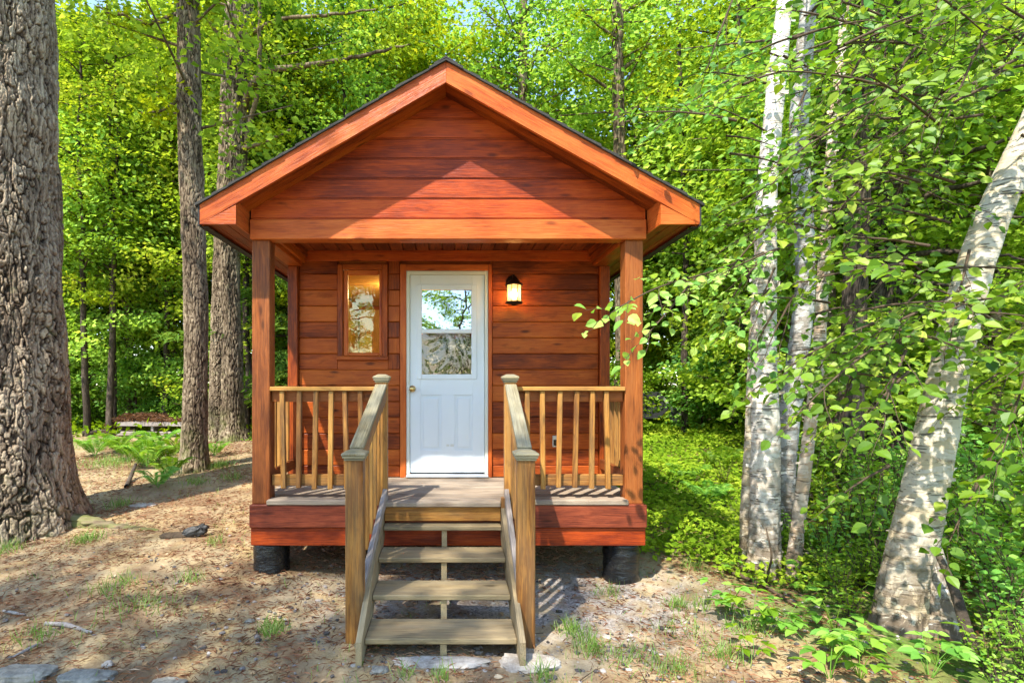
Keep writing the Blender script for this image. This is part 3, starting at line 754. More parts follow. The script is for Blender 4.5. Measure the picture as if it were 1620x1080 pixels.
        for k in range(6):
            t = (k+.6)/6.2; y = -.894+t*.842; zz = 1.182+t*.404; x = xa+(xb-xa)*t+ix*.9-sg*-.037
            m = MB(); m.box(x-.018, x+.018, y-.02, y+.02, .27+t*.47, zz-.01, .004); m.build('baluster', W_RAIL, H)
    # notch blocks beside rear newels
    for a, b in ((-.535, -.502), (.424, .51)):
        m = MB(); m.box(a, b, -.118, -.056, DZ-.06, DZ+.03, .004); m.build('newel_block', W_RAIL, C)
    # --- piers
    for x, y in ((-1.47, .16), (1.45, .16), (-1.45, 4.9), (1.45, 4.9), (0, 4.9)):
        zb = g(x, y)-.08; ln = .341-zb
        if ln < .02: continue
        m = MB(); prof = []
        n = 12
        for k in range(n+1):
            t = k/n; prof.append((.145+.002*math.sin(k*2.1+x)+.002*random.random()+(.004 if k in (3, 9) else 0), t*ln))
        m.lathe(prof, (x, y, zb), 40); m.build('pier', M_PLAS, C, True)
    # --- outlet
    px = P(880, 698, 5.6); m = MB(); m.box(px.x-.028, px.x+.028, YB-.022, YB-.0005, px.z-.06, px.z+.055, .006); o = m.build('outlet_cover', M_STEEL, C)
    m = MB(); m.box(px.x-.02, px.x+.02, YB-.034, YB-.0225, px.z-.045, px.z+.015, .004); m.build('flap', M_IRON, o)
    # --- lantern
    lx, ly = .645, YB-.135; lz0, lz1 = 2.430, 2.600
    m = MB(); m.lathe([(.0001, 0), (.062, 0), (.066, .008), (.058, .02), (.02, .028), (.0001, .03)], (0, 0, 0), 28, cap=False)
    m.v = [(lx+v[0], YB-.001-v[2], 2.64+v[1]*1.25) for v in m.v]
    L = m.build('wall_lantern', M_IRON, C, True)
    m = MB()
    m.tube([(lx, YB-.02, 2.655), (lx, YB-.06, 2.70), (lx, YB-.11, 2.705), (lx, ly, 2.672)], [.009, .009, .008, .007], 10)
    m.lathe([(.0001, .062), (.012, .060), (.016, .048), (.03, .044), (.052, .032), (.070, .012), (.084, .002), (.086, -.006), (.078, -.010), (.0001, -.010)], (lx, ly, lz1+.008), 32, cap=False)
    m.lathe([(.0001, .014), (.074, .014), (.084, .006), (.084, -.004), (.07, -.010), (.03, -.014), (.02, -.026), (.0001, -.03)], (lx, ly, lz0), 32, cap=False)
    for k in range(8):
        a = math.pi/8+k*math.pi/4; x, y = lx+.073*math.cos(a), ly+.073*math.sin(a)
        m.tube([(x, y, lz0+.01), (x, y, lz1+.002)], [.0038, .0038], 6)
    m.build('lantern_frame', M_IRON, L, True)
    m = MB(); m.lathe([(.069, lz0+.0145), (.069, lz1-.003)], (lx, ly, 0), 8, cap=False)
    gl = m.build('lantern_glass', mat_lglass(), L)
    m = MB(); m.lathe([(.0001, -.05), (.018, -.048), (.030, -.025), (.032, .0), (.024, .025), (.013, .045), (.0001, .05)], (lx, ly, 2.515), 20, cap=False); bo = m.build('bulb', mat_emit('bulb_glow', (1, .62, .25), 16), L, True)
    ld = bpy.data.lights.new('lantern_light', 'POINT'); lo = bpy.data.objects.new('lantern_light', ld); link(lo)
    ld.energy = 9; ld.color = (1, .48, .12); ld.shadow_soft_size = .035; lo.parent = L; lo.location = Vector((lx, ly, 2.515))-wloc(L)
    bo.visible_shadow = True
    return C
def mat_emit(name, c, s):
    m = N(name); return m.done(m.n('ShaderNodeEmission', None, Color=(*c, 1), Strength=float(s)).outputs[0])
def mat_lglass():
    m = N('seeded_lantern_glass'); v = m.n('ShaderNodeTexCoord').outputs['Object']
    t = m.n('ShaderNodeBsdfTranslucent', None, Color=(1, .86, .55, 1)).outputs[0]
    d = m.n('ShaderNodeBsdfTransparent', None, Color=(1, .9, .7, 1)).outputs[0]
    return m.done(m.n('ShaderNodeMixShader', None, i0=.62, i1=t, i2=d).outputs[0])
build_cabin()
#SECTION_TREES
# ------------------------------------------------------------------ foliage tools
def nrmz(a): return a/(np.linalg.norm(a, axis=-1, keepdims=True)+1e-9)
SH = {
 'rhomb': (np.array([(0, 0, 0), (.42, .5, .07), (1, 0, -.10), (.42, -.5, .07)]), [[0, 3, 2], [0, 2, 1]]),
 'ovate': (np.array([(0, 0, 0), (.14, .34, .05), (.40, .5, .07), (.72, .33, .0), (1, 0, -.16), (.72, -.33, .0), (.40, -.5, .07), (.14, -.34, .05), (.45, 0, -.04)]),
           [[0, 8, 2, 1], [8, 4, 3, 2], [0, 7, 6, 8], [8, 6, 5, 4]]),
 'maple': (np.array([(0, 0, 0), (-.04, .30, .02), (.22, .56, .0), (.33, .27, .05), (.66, .44, -.03), (.64, .17, .03), (1, 0, -.12), (.64, -.17, .03), (.66, -.44, -.03), (.33, -.27, .05), (.22, -.56, 0), (-.04, -.30, .02)]),
           [[0, 3, 2, 1], [0, 5, 4, 3], [0, 7, 6, 5], [0, 9, 8, 7], [0, 11, 10, 9]]),
 'blade': (np.array([(0, -.5, 0), (0, .5, 0), (.55, .4, .0), (.55, -.4, .0), (1, 0, -.22)]), [[0, 3, 2, 1], [3, 4, 2, 2]]),
}
def leaf_geo(pos, ax, nr, ln, wd, shape):
    T, Fc = SH[shape]
    ax = nrmz(ax); sd_ = nrmz(np.cross(nr, ax)); nn = np.cross(ax, sd_)
    ln = np.asarray(ln)[:, None, None]*np.ones((len(pos), 1, 1)); wd = np.asarray(wd)[:, None, None]*np.ones((len(pos), 1, 1))
    t = T[None]
    V = pos[:, None]+ax[:, None]*t[..., 0:1]*ln+sd_[:, None]*t[..., 1:2]*wd+nn[:, None]*t[..., 2:3]*ln
    n, k = len(pos), len(T)
    faces = []
    for L in sorted(set(len(f) for f in Fc)):
        f = np.array([q for q in Fc if len(q) == L])
        faces.append((f[None]+np.arange(n)[:, None, None]*k).reshape(-1, L))
    return V.reshape(-1, 3), faces, k
def leaf_obj(name, pos, ax, nr, ln, wd, shape, mat, parent, rnd, sub=True):
    if shape == 'blade':
        V, fs, k = leaf_geo(pos, ax, nr, ln, wd, shape); f = fs[0]; a = f[0::2]; b = f[1::2][:, :3]; fs = [a, b]
    else: V, fs, k = leaf_geo(pos, ax, nr, ln, wd, shape)
    return npmesh(name, V, fs, mat, parent, rnd=np.clip(np.repeat(rnd, k), 0, 1), sub=sub)

class Tubes:
    def __init__(s): s.V = []; s.F = []; s.n = 0; s.G = []
    def add(s, pts, rad, n=7, gc=None):
        V, F_ = tube_np(pts, np.asarray(rad, float)*np.ones(len(pts)), n); s.V.append(V); s.F.append(F_+s.n); s.n += len(V)
        s.G.append(np.stack([V[:, 0], V[:, 2], V[:, 1]], 1))
    def raw(s, V, F_, G): s.V.append(V); s.F.append(F_+s.n); s.n += len(V); s.G.append(G)
    def build(s, name, mat, parent, smooth=True, sub=True, rnd=None):
        V = np.concatenate(s.V); r = np.full(len(V), .5); 
        if rnd is not None: r[:len(rnd)] = rnd
        return npmesh(name, V, [np.concatenate(s.F)], mat, parent, rnd=r, gc=np.concatenate(s.G), smooth=smooth, sub=sub)

def voro(u, v, pu, seed):
    """F1,F2,cell random on plane, periodic in u with integer period pu"""
    ui, vi = np.floor(u), np.floor(v); d1 = np.full(u.shape, 9.); d2 = d1.copy(); cr = np.zeros(u.shape)
    for a in (-1, 0, 1):
        for b in (-1, 0, 1):
            cu, cv = ui+a, vi+b; cm = np.mod(cu, pu)
            jx = hsh(cm, cv, cv*0, seed); jy = hsh(cm, cv, cv*0, seed+7)
            d = np.hypot(cu+.15+.7*jx-u, cv+.1+.8*jy-v); r = hsh(cm, cv, cv*0, seed+3)
            m = d < d1; d2 = np.where(m, d1, np.minimum(d2, d)); cr = np.where(m, r, cr); d1 = np.where(m, d, d1)
    return d1, d2, cr
def trunk_geo(path, nseg, nrow, kind='pine', plate=(.055, .17), depth=.03, flare=0, seed=1, lobes=5):
    """path rows x,y,z,r (increasing z). returns V,F,G,rnd"""
    c = curve(path, nrow); th = np.arange(nseg)*2*math.pi/nseg
    TH, RR = np.meshgrid(th, c[:, 3]); Z = np.repeat(c[:, 2][:, None], nseg, 1)-c[0, 2]
    rm = float(np.median(c[:, 3])); circ = 2*math.pi*rm
    rnd = np.full(TH.shape, .5); disp = np.zeros(TH.shape)
    cx, sx = np.cos(TH), np.sin(TH)
    low = fbm(cx*1.6+seed, sx*1.6, Z*1.1, 3, seed)*RR*(.08 if kind == 'birch' else .2)
    if kind in ('pine', 'oak'):
        pu = max(6, int(circ/plate[0])); w1 = fbm(cx*4*rm*4, sx*4*rm*4, Z*3.2, 3, seed+1)
        u = TH/(2*math.pi)*pu+w1*1.5+.5*fbm(cx*rm*22, sx*rm*22, Z*14, 3, seed+2); v = Z/plate[1]+fbm(cx*6*rm*2, sx*6*rm*2, Z*5, 3, seed+5)*1.8
        d1, d2, cr = voro(np.mod(u, pu), v, pu, seed)
        e1 = np.clip((d2-d1)/.22, 0, 1)
        q1, q2, cr2 = voro(np.mod(u*2, pu*2), v*2.3+3.1*cr, pu*2, seed+11); e2 = np.clip((q2-q1)/.20, 0, 1); e = e1*(.66+.34*e2)
        fl = fbm(cx*rm*55, sx*rm*55, Z*34, 3, seed+9)
        flk = np.floor((fl+.5)*5+cr*3)/5-.5; disp = depth*(e*(.75+.3*cr)+.18*flk*e+.10*cr2*e+.10*fl)-depth*.7
        rnd = .05+e*(.42+.2*cr+.2*cr2)+.15*fl
    elif kind == 'birch':
        b = fbm(cx*2, sx*2, Z*26, 3, seed+2); f2 = fbm(cx*rm*40, sx*rm*40, Z*20, 3, seed+4)
        peel = np.clip(fbm(cx*1.8, sx*1.8, Z*9, 3, seed+6)*4, 0, 1)
        bas = np.clip(1-Z/.9, 0, 1)
        disp = .0035*b+.004*peel*(rm/.12)+.016*bas*np.clip(fbm(cx*rm*38, sx*rm*38, Z*8, 3, seed+8)*2+.2, -1, 1)
    if flare:
        fz = np.exp(-Z/(flare*.55)); disp = disp+fz*RR*(.30+.30*np.maximum(0, np.sin(TH*lobes+seed)+.4*np.sin(TH*(lobes-2)+2*seed)))
    R2 = RR+disp+low
    V = np.stack([c[:, 0][:, None]+R2*cx, c[:, 1][:, None]+R2*sx, c[:, 2][:, None]+disp*0], -1)
    i, k = np.meshgrid(np.arange(nrow-1), np.arange(nseg), indexing='ij'); k2 = (k+1) % nseg
    Fq = np.stack([i*nseg+k, i*nseg+k2, (i+1)*nseg+k2, (i+1)*nseg+k], -1).reshape(-1, 4)
    G = np.stack([cx*rm*1.0, Z, sx*rm*1.0], -1)
    return V.reshape(-1, 3), Fq, G.reshape(-1, 3), rnd.ravel()
def ground_path(path): return path

# ------------------------------------------------------------------ generic trees (root at 0,0,0)
def crown_leaves(centers, rnds, dirs, per, pad, flat, lsz, wr, droop, seed):
    rs = np.random.RandomState(seed); n = len(centers)*per
    c = np.repeat(centers, per, 0); d = np.repeat(dirs, per, 0)
    off = rs.normal(0, 1, (n, 3)); off /= np.maximum(1, np.linalg.norm(off, axis=1, keepdims=True)/1.6)
    pos = c+off*np.array([pad, pad, pad*flat])
    ax = d+rs.normal(0, .8, (n, 3)); ax[:, 2] = ax[:, 2]*.5-droop
    nr = rs.normal(0, .55, (n, 3))+np.array([-.12, -.38, .85])
    ln = lsz*(.65+.6*rs.rand(n)); r = np.repeat(rnds, per)+rs.normal(0, .13, n)
    return pos, ax, nr, ln, ln*wr, r
def make_tree(name, mat, bark, H, zb, R, nl, npad, per, lsz, seed, shape='rhomb', wr=.8, prof='round', r0=.09, pad=.30, flat=.38, droop=.35, lo=None):
    rs = np.random.RandomState(seed)
    root = empty(name, (0, 0, 0)); T = Tubes()
    nz = 14; zz = np.linspace(-.25, H*.97, nz); wob = np.cumsum(rs.normal(0, .035, (nz, 2)), 0)*H/9
    wob[:2] = 0
    tp = np.stack([wob[:, 0], wob[:, 1], zz], 1); T.add(tp, r0*(1-.85*np.linspace(0, 1, nz))+.012, 9)
    C_ = []; D_ = []; Rn = []
    for i in range(nl):
        t = (i+.5*rs.rand())/nl; z = zb+(H-zb)*t**.9
        if prof == 'round': Lr = R*math.sin(math.pi*min(1, .18+.78*t))**.7
        elif prof == 'cone': Lr = R*(1-t)**.8+.15
        else: Lr = R*(.8+.3*rs.rand())*(1-.6*t*t)
        Lr *= .75+.5*rs.rand(); a = i*2.4+rs.rand()*.8
        x0, y0 = np.interp(z, zz, wob[:, 0]), np.interp(z, zz, wob[:, 1])
        up = (.45 if prof != 'cone' else .05)*Lr; dz = up*(.5+.8*rs.rand())
        s = np.linspace(0, 1, 6)
        lp = np.stack([x0+math.cos(a)*Lr*s+.06*Lr*np.sin(s*5+i), y0+math.sin(a)*Lr*s+.06*Lr*np.cos(s*4+i)-.06*Lr, z+dz*s-(.35 if prof == 'cone' else .15)*Lr*s*s], 1)
        T.add(lp, np.linspace(.018+.008*Lr, .004, 6)*(r0/.09)**.5, 5)
        dv = np.array([math.cos(a), math.sin(a), 0.])
        base = .5+rs.normal(0, .13)
        for k in range(npad):
            q = .25+.8*(k+rs.rand())/npad; p = np.array([np.interp(q, s, lp[:, c]) for c in range(3)])
            lat = rs.normal(0, .25*Lr*q)*np.array([-dv[1], dv[0], 0]); p = p+lat+np.array([0, 0, rs.normal(0, .08)])
            if rs.rand() < .5: T.add(np.stack([lp[3]*.0+np.array([np.interp(max(0, q-.15), s, lp[:, c]) for c in range(3)]), p]), [.006, .003], 4)
            C_.append(p); D_.append(dv); Rn.append(base+rs.normal(0, .12))
    T.build('trunk', bark, root, sub=False)
    pos, ax, nr, ln, wd, r = crown_leaves(np.array(C_), np.array(Rn), np.array(D_), per, pad, flat, lsz, wr, droop, seed+1)
    leaf_obj('crown', pos, ax, nr, ln, wd, shape, mat, root, r, sub=False)
    return root
def copy_tree(o, parent=None):
    c = o.copy(); COL.objects.link(c); c.parent = parent
    for ch in list(o.children): copy_tree(ch, c)
    return c
PROTO = {}
def place(key, x, y, rz, sc, label, cat, group, zoff=0):
    p = PROTO[key]
    if not p.get('label'): o = p
    else: o = copy_tree(p)
    o.location = (x, y, g(x, y)+zoff); o.rotation_euler = (0, 0, rz); o.scale = (sc, sc, sc)
    tag(o, label, cat, group); return o
MP = dict(mat=L_MAPLE, bark=B_OAK)
PROTO['m1'] = make_tree('maple_tree', H=8.5, zb=.7, R=2.2, nl=34, npad=8, per=46, lsz=.105, seed=21, shape='maple', **MP)
PROTO['m2'] = make_tree('maple_tree', H=9.5, zb=1.2, R=2.5, nl=36, npad=8, per=46, lsz=.11, seed=22, shape='maple', **MP)
PROTO['m3'] = make_tree('maple_tree', H=7.0, zb=.3, R=1.9, nl=36, npad=8, per=60, lsz=.10, seed=23, shape='rhomb', **MP)
PROTO['t1'] = make_tree('maple_tree', H=15, zb=3.5, R=3.4, nl=44, npad=9, per=42, lsz=.15, seed=24, r0=.16, pad=.42, shape='rhomb', **MP)
PROTO['t2'] = make_tree('maple_tree', H=17, zb=6.0, R=3.6, nl=38, npad=9, per=42, lsz=.15, seed=25, r0=.18, pad=.42, shape='rhomb', **MP)
PROTO['h1'] = make_tree('hemlock_tree', L_HEM, B_DARK, 9, .3, 2.1, 64, 9, 44, .17, 26, 'rhomb', .26, 'cone', .10, .22, .22, .25)
PROTO['h2'] = make_tree('hemlock_tree', L_HEM, B_DARK, 11, .8, 2.4, 70, 9, 44, .18, 27, 'rhomb', .26, 'cone', .11, .24, .22, .3)
PROTO['s1'] = make_tree('understory_shrub', L_SHRUB, B_TWIG, 1.6, .05, .85, 20, 5, 30, .085, 28, 'ovate', .6, 'round', .016, .17, .5, .3)
PROTO['s2'] = make_tree('understory_shrub', L_COVER, B_TWIG, 1.3, .05, .8, 18, 5, 32, .075, 29, 'rhomb', .65, 'round', .014, .17, .5, .3)

PROTO['y1'] = make_tree('slender_tree', L_MAPLE, B_DARK, 10, 3.2, 1.3, 26, 6, 34, .10, 31, r0=.075, shape='rhomb')
PROTO['y2'] = make_tree('slender_tree', L_MAPLE, B_DARK, 12, 4.5, 1.5, 26, 6, 34, .11, 32, r0=.10, shape='rhomb')
rf = random.Random(5)
def region(x, y):
    px = CX+F*x/(y-CAMY)
    return 'left of the cabin' if px < 395 else ('above the cabin roof' if px < 1010 else 'right of the cabin')
def scatter_row(n, x0, x1, y0, y1, keys, s0, s1, kind, cat, skip=None, adj=''):
    for i in range(n):
        x = x0+(x1-x0)*(i+.5+rf.uniform(-.35, .35))/n; y = rf.uniform(y0, y1)
        if skip and skip(x, y): continue
        k = rf.choice(keys); rg = region(x, y)
        if (960 if cat == 'tree' else 985) < CX+F*x/(y-CAMY) < (1150 if cat == 'tree' else 1095) and y < 11.5: continue
        place(k, x, y, rf.uniform(0, 6.3), rf.uniform(s0, s1), f'{adj} {kind} in the woods {rg}', cat, f'{adj} {kind}s in the woods {rg}')
sk1 = lambda x, y: (abs(x) < 3.6 and y < 8.5) or (x > 3.0 and x < 7.5 and y < 8.0) or (x < -2 and y < 7.6)
scatter_row(9, -12.5, -3.0, 8.6, 10.5, ['h1', 'm3', 'h1', 'm1'], .85, 1.1, 'tree', 'tree', sk1, 'front rank leafy')
scatter_row(9, -16, -1.5, 11.5, 14.5, ['h2', 'm1', 'm2', 'm2'], 1.1, 1.35, 'tree', 'tree', sk1, 'middle rank green')
scatter_row(8, -2.5, 6.5, 10.0, 12.5, ['m1', 'm2', 'm3'], 1.0, 1.25, 'tree', 'tree', sk1, 'middle rank bright green')
scatter_row(8, 5.5, 15, 7.0, 10.5, ['m1', 'm3', 'm2'], .85, 1.1, 'tree', 'tree', sk1, 'front rank yellow green')
scatter_row(8, 4.5, 20, 11.5, 14.5, ['m2', 'm1'], 1.1, 1.35, 'tree', 'tree', sk1, 'middle rank yellow green')
scatter_row(8, -22, 26, 16, 19.5, ['t1', 't1', 't2'], 1.0, 1.2, 'tree', 'tree', None, 'tall green')
scatter_row(10, -32, 36, 22, 27, ['t2', 't1'], .9, 1.1, 'tree', 'tree', None, 'tall distant green')
scatter_row(10, -42, 48, 30, 38, ['t1', 't2'], .8, 1., 'tree', 'tree', None, 'hazy distant green')
scatter_row(15, -12, -1.5, 7.9, 9.8, ['y1', 'y2'], .9, 1.1, 'slender tree', 'tree', lambda x, y: x > -3.4 and y < 8, 'dark stemmed')
scatter_row(14, 3.2, 14, 6.2, 9.5, ['y1', 'y2'], .9, 1.1, 'slender tree', 'tree', None, 'dark stemmed')
scatter_row(13, -13, -2.6, 8.6, 10.5, ['s1', 's2'], .7, 1.1, 'shrub', 'shrub', lambda x, y: -8 < x < -4.2 and y < 8.6, 'low leafy')
scatter_row(15, 3.4, 13, 7.6, 10.8, ['s2', 's1'], .7, 1.2, 'shrub', 'shrub', None, 'low leafy')

for px_, D_, k_, s_ in ((1035, 17.8, 'm3', 1.1), (1085, 18, 'm3', 1.1), (1120, 17, 'm1', 1.0), (990, 18.5, 'm3', 1.2), (1010, 21, 'm1', 1.2), (1245, 10.6, 'm3', 1.15), (1310, 9.0, 'm3', .95), (1470, 9.6, 'm1', .95), (1575, 8.2, 'm3', .95), (1660, 9.4, 'm1', 1.0), (1390, 11.2, 'm1', 1.1)):
    x_, y_ = (px_-CX)/F*D_, D_+CAMY
    place(k_, x_, y_, rf.uniform(0, 6.3), s_, 'leafy young tree filling the gap '+('behind the black cart' if px_ < 1100 else 'behind the birches'), 'tree', 'young trees behind the '+('black cart' if px_ < 1100 else 'birches'))
# ------------------------------------------------------------------ shade trees behind the camera (seen in the panes)
PROTO['c1'] = make_tree('shade_tree', L_MAPLE, B_OAK, 12.5, 5.2, 2.6, 20, 6, 20, .15, 41, 'rhomb', .8, 'round', .17, .36)
for i, (x, y, rz, sc) in enumerate(((-4.6, -6.4, .3, .95), (-8.3, -7.0, 1.9, 1.0), (-5.5, -9.6, 5.1, 1.05), (-2.5, -13.5, 3.3, 1.1), (4.6, -15.5, .9, 1.1))):
    place('c1', x, y, rz, sc, 'leafy shade tree standing behind the viewpoint and mirrored in the door glass', 'tree', 'shade trees behind the viewpoint')
for i in range(7):
    place('m1' if i % 2 else 'm2', -15+5.2*i, -19-rf.random()*3, rf.random()*6, 1.0, 'green tree at the far side of the clearing, mirrored in the glass', 'tree', 'trees at the far side of the clearing')

# ------------------------------------------------------------------ hero trunks
def hero_crown(T, top, H, R, n, per, mat, root, seed, lsz=.16):
    rs = np.random.RandomState(seed); C_ = []; D_ = []; Rn = []
    for i in range(n):
        a = i*2.4; z = top[2]+H*(i/n)-.4; L = R*(.6+.5*rs.rand())*(1-.5*i/n); s = np.linspace(0, 1, 5)
        lp = np.stack([top[0]+math.cos(a)*L*s, top[1]+math.sin(a)*L*s, z+.25*L*s], 1); T.add(lp, np.linspace(.026, .006, 5), 5)
        for k in range(6):
            q = .3+.75*rs.rand(); p = lp[0]+(lp[-1]-lp[0])*q+rs.normal(0, .35, 3); C_.append(p); D_.append([math.cos(a), math.sin(a), 0]); Rn.append(.45+rs.normal(0, .15))
    pos, ax, nr, ln, wd, r = crown_leaves(np.array(C_), np.array(Rn), np.array(D_, float), per, .45, .5, lsz, .7, .3, seed)
    leaf_obj('crown', pos, ax, nr, ln, wd, 'rhomb', mat, root, r)
# big pine, far left
bx, by = P(8, 830, 6.0).x, 1.4; bz = g(bx+.5, by)
root = empty('pine_tree', (bx, by, bz), 'huge old pine trunk with deeply furrowed grey bark filling the left edge', 'tree')
T = Tubes()
V, Fq, G, rn = trunk_geo([(bx, by, bz-.25, .66), (bx, by, bz+.5, .62), (bx-.03, by, bz+1.6, .585), (bx-.08, by, bz+3.2, .545), (bx-.12, by, bz+6., .50), (bx-.15, by, bz+9, .42)], 620, 1150, 'pine', (.070, .34), .034, .55, 3, 5)
T.raw(V, Fq, G); Ttop = Tubes()
T.add(np.array([(bx-.15, by, bz+8.8), (bx-.2, by, bz+14)]), [.42, .1], 12)
hero_crown(T, (bx-.15, by, bz+9.3), 5, 3.0, 14, 34, L_HEM, root, 51)
T.build('trunk', B_PINE, root, rnd=rn)
rt = Tubes()   # surface root running right
pts = [P(120, 800, 6.05), P(170, 803, 5.95), P(215, 818, 5.8), P(262, 832, 5.75)]
for p, dz in zip(pts, (.02, -.012, -.02, -.045)): p.z = g(p.x, p.y)+dz
c = curve([tuple(p)+(r,) for p, r in zip(pts, (.11, .06, .045, .035))], 60); V, Fq = tube_np(c[:, :3], c[:, 3], 40)
V += .035*fbm(V[:, 0]*9, V[:, 1]*16, V[:, 2]*30, 4)[:, None]; rt.raw(V, Fq, np.stack([V[:, 2], V[:, 0]*.2, V[:, 1]], 1)); rt.build('root', B_OAK, root)

def hero(name, pts, label, cat='tree', kind='oak', bark=B_OAK, nseg=200, nrow=520, plate=(.045, .22), depth=.018, flare=.35, seed=4, limbs=(), top=9, crown=(0, 4, 2.2, 12, 34), group=None, lobes=5, second=None, cm=L_MAPLE):
    """pts (px,py,D,r)"""
    W = [tuple(P(a, b, d))+(r,) for a, b, d, r in pts]; x, y = W[0][0], W[0][1]; zb = g(x, y)
    W[0] = (x, y, zb-.12, W[0][3]); W = [W[0]]+[q for q in W[1:]]
    last = W[-1]; prev = W[-2]; dx = (last[0]-prev[0])/(last[2]-prev[2]); dy = (last[1]-prev[1])/(last[2]-prev[2])
    H = top; W.append((last[0]+dx*(H-last[2])*.7, last[1]+dy*(H-last[2])*.7, H, last[3]*.55))
    root = empty(name, (x, y, zb), label, cat, group); T = Tubes()
    V, Fq, G, rn = trunk_geo(W, nseg, nrow, kind, plate, depth, flare, seed, lobes); T.raw(V, Fq, G)
    if second:
        W2 = [tuple(P(a, b, d))+(r,) for a, b, d, r in second]; W2[0] = (W2[0][0], W2[0][1], g(W2[0][0], W2[0][1])-.12, W2[0][3])
        V, Fq, G, r2 = trunk_geo(W2, nseg, nrow, kind, plate, depth, flare, seed+1, lobes); T.raw(V, Fq, G); rn = np.concatenate([rn, r2])
    LC = []
    for lb in limbs:
        c = curve([tuple(P(a, b, d))+(r,) for a, b, d, r in lb], 26); c[:, :3] += .012*RS.normal(0, 1, (26, 3))*np.linspace(0, 1, 26)[:, None]; T.add(c[:, :3], c[:, 3], 7); LC += [c[j, :3] for j in range(7, 26, 2)]
    if LC and bark is not B_DARK:
        LC = np.array(LC)+RS.normal(0, .08, (len(LC), 3)); q = crown_leaves(LC, .5+RS.normal(0, .12, len(LC)), RS.normal(0, 1, LC.shape), 26, .20, .5, .085, .8, .3, seed+90)
        leaf_obj('limb_leaves', *q[:5], 'maple', cm, root, q[5])
    if crown:
        zc = crown[0] or H-.5; Wn = np.array(W); tp = (np.interp(zc, Wn[:, 2], Wn[:, 0]), np.interp(zc, Wn[:, 2], Wn[:, 1]), zc); hero_crown(T, tp, crown[1], crown[2], crown[3], crown[4], cm, root, seed+60, .13)
    T.build('trunk', bark, root, rnd=rn)
    return root
def limb(a, b, n, sag=0): return [(a[0]+(b[0]-a[0])*t, a[1]+(b[1]-a[1])*t+sag*math.sin(math.pi*t)+(random.uniform(-4, 4) if 0 < t < 1 else 0), a[2]+(b[2]-a[2])*t, a[3]+(b[3]-a[3])*t) for t in [i/n for i in range(n+1)]]
hero('maple_tree', [(308, 745, 8.7, .195), (308, 690, 8.7, .175), (311, 560, 8.7, .17), (309, 430, 8.7, .165), (303, 300, 8.7, .165), (299, 150, 8.7, .165), (298, 0, 8.7, .16)],
     'slender dark mossy tree trunk standing between the old pine and the cabin, nearest the ferns',
     crown=(5.9, 5, 2.0, 16, 34), limbs=[limb((300, 20, 8.7, .05), (150, 10, 8.2, .01), 6, 18), limb((305, 120, 8.7, .035), (225, 180, 8.4, .01), 5, 20), limb((305, 30, 8.7, .03), (330, -40, 8.6, .02), 3)])
hero('oak_tree', [(366, 690, 11.8, .29), (366, 650, 11.8, .235), (364, 520, 11.8, .22), (358, 400, 11.8, .24), (366, 280, 11.8, .27), (373, 150, 11.8, .28), (379, 0, 11.8, .27)],
     'thick grey two-stemmed tree trunk just left of the cabin roof edge', nseg=220, seed=8, plate=(.05, .3), depth=.03, flare=.4, top=14, crown=(8.6, 6, 3.2, 20, 44),
     second=[(346, 690, 11.75, .22), (346, 640, 11.75, .18), (349, 520, 11.75, .19), (354, 400, 11.8, .18)],
     limbs=[[(385, 175, 11.8, .09), (392, 150, 11.5, .075), (404, 125, 11.2, .07), (430, 110, 11, .06), (480, 105, 10.8, .05), (540, 95, 10.5, .04), (600, 82, 10.2, .03), (650, 70, 10., .012)],
            [(388, 240, 11.8, .08), (396, 190, 11.6, .05), (408, 150, 11.4, .05), (412, 60, 11.2, .04), (408, -30, 11, .03)],
            [(378, 100, 11.6, .06), (350, 60, 11.3, .04), (320, 20, 11., .03), (290, 0, 10.8, .02)],
            [(385, 235, 11.6, .05), (420, 225, 11.2, .03), (460, 205, 11, .02)], [(384, 60, 11.6, .06), (440, 30, 11.2, .04), (520, 25, 10.8, .03), (600, 15, 10.4, .015)]])
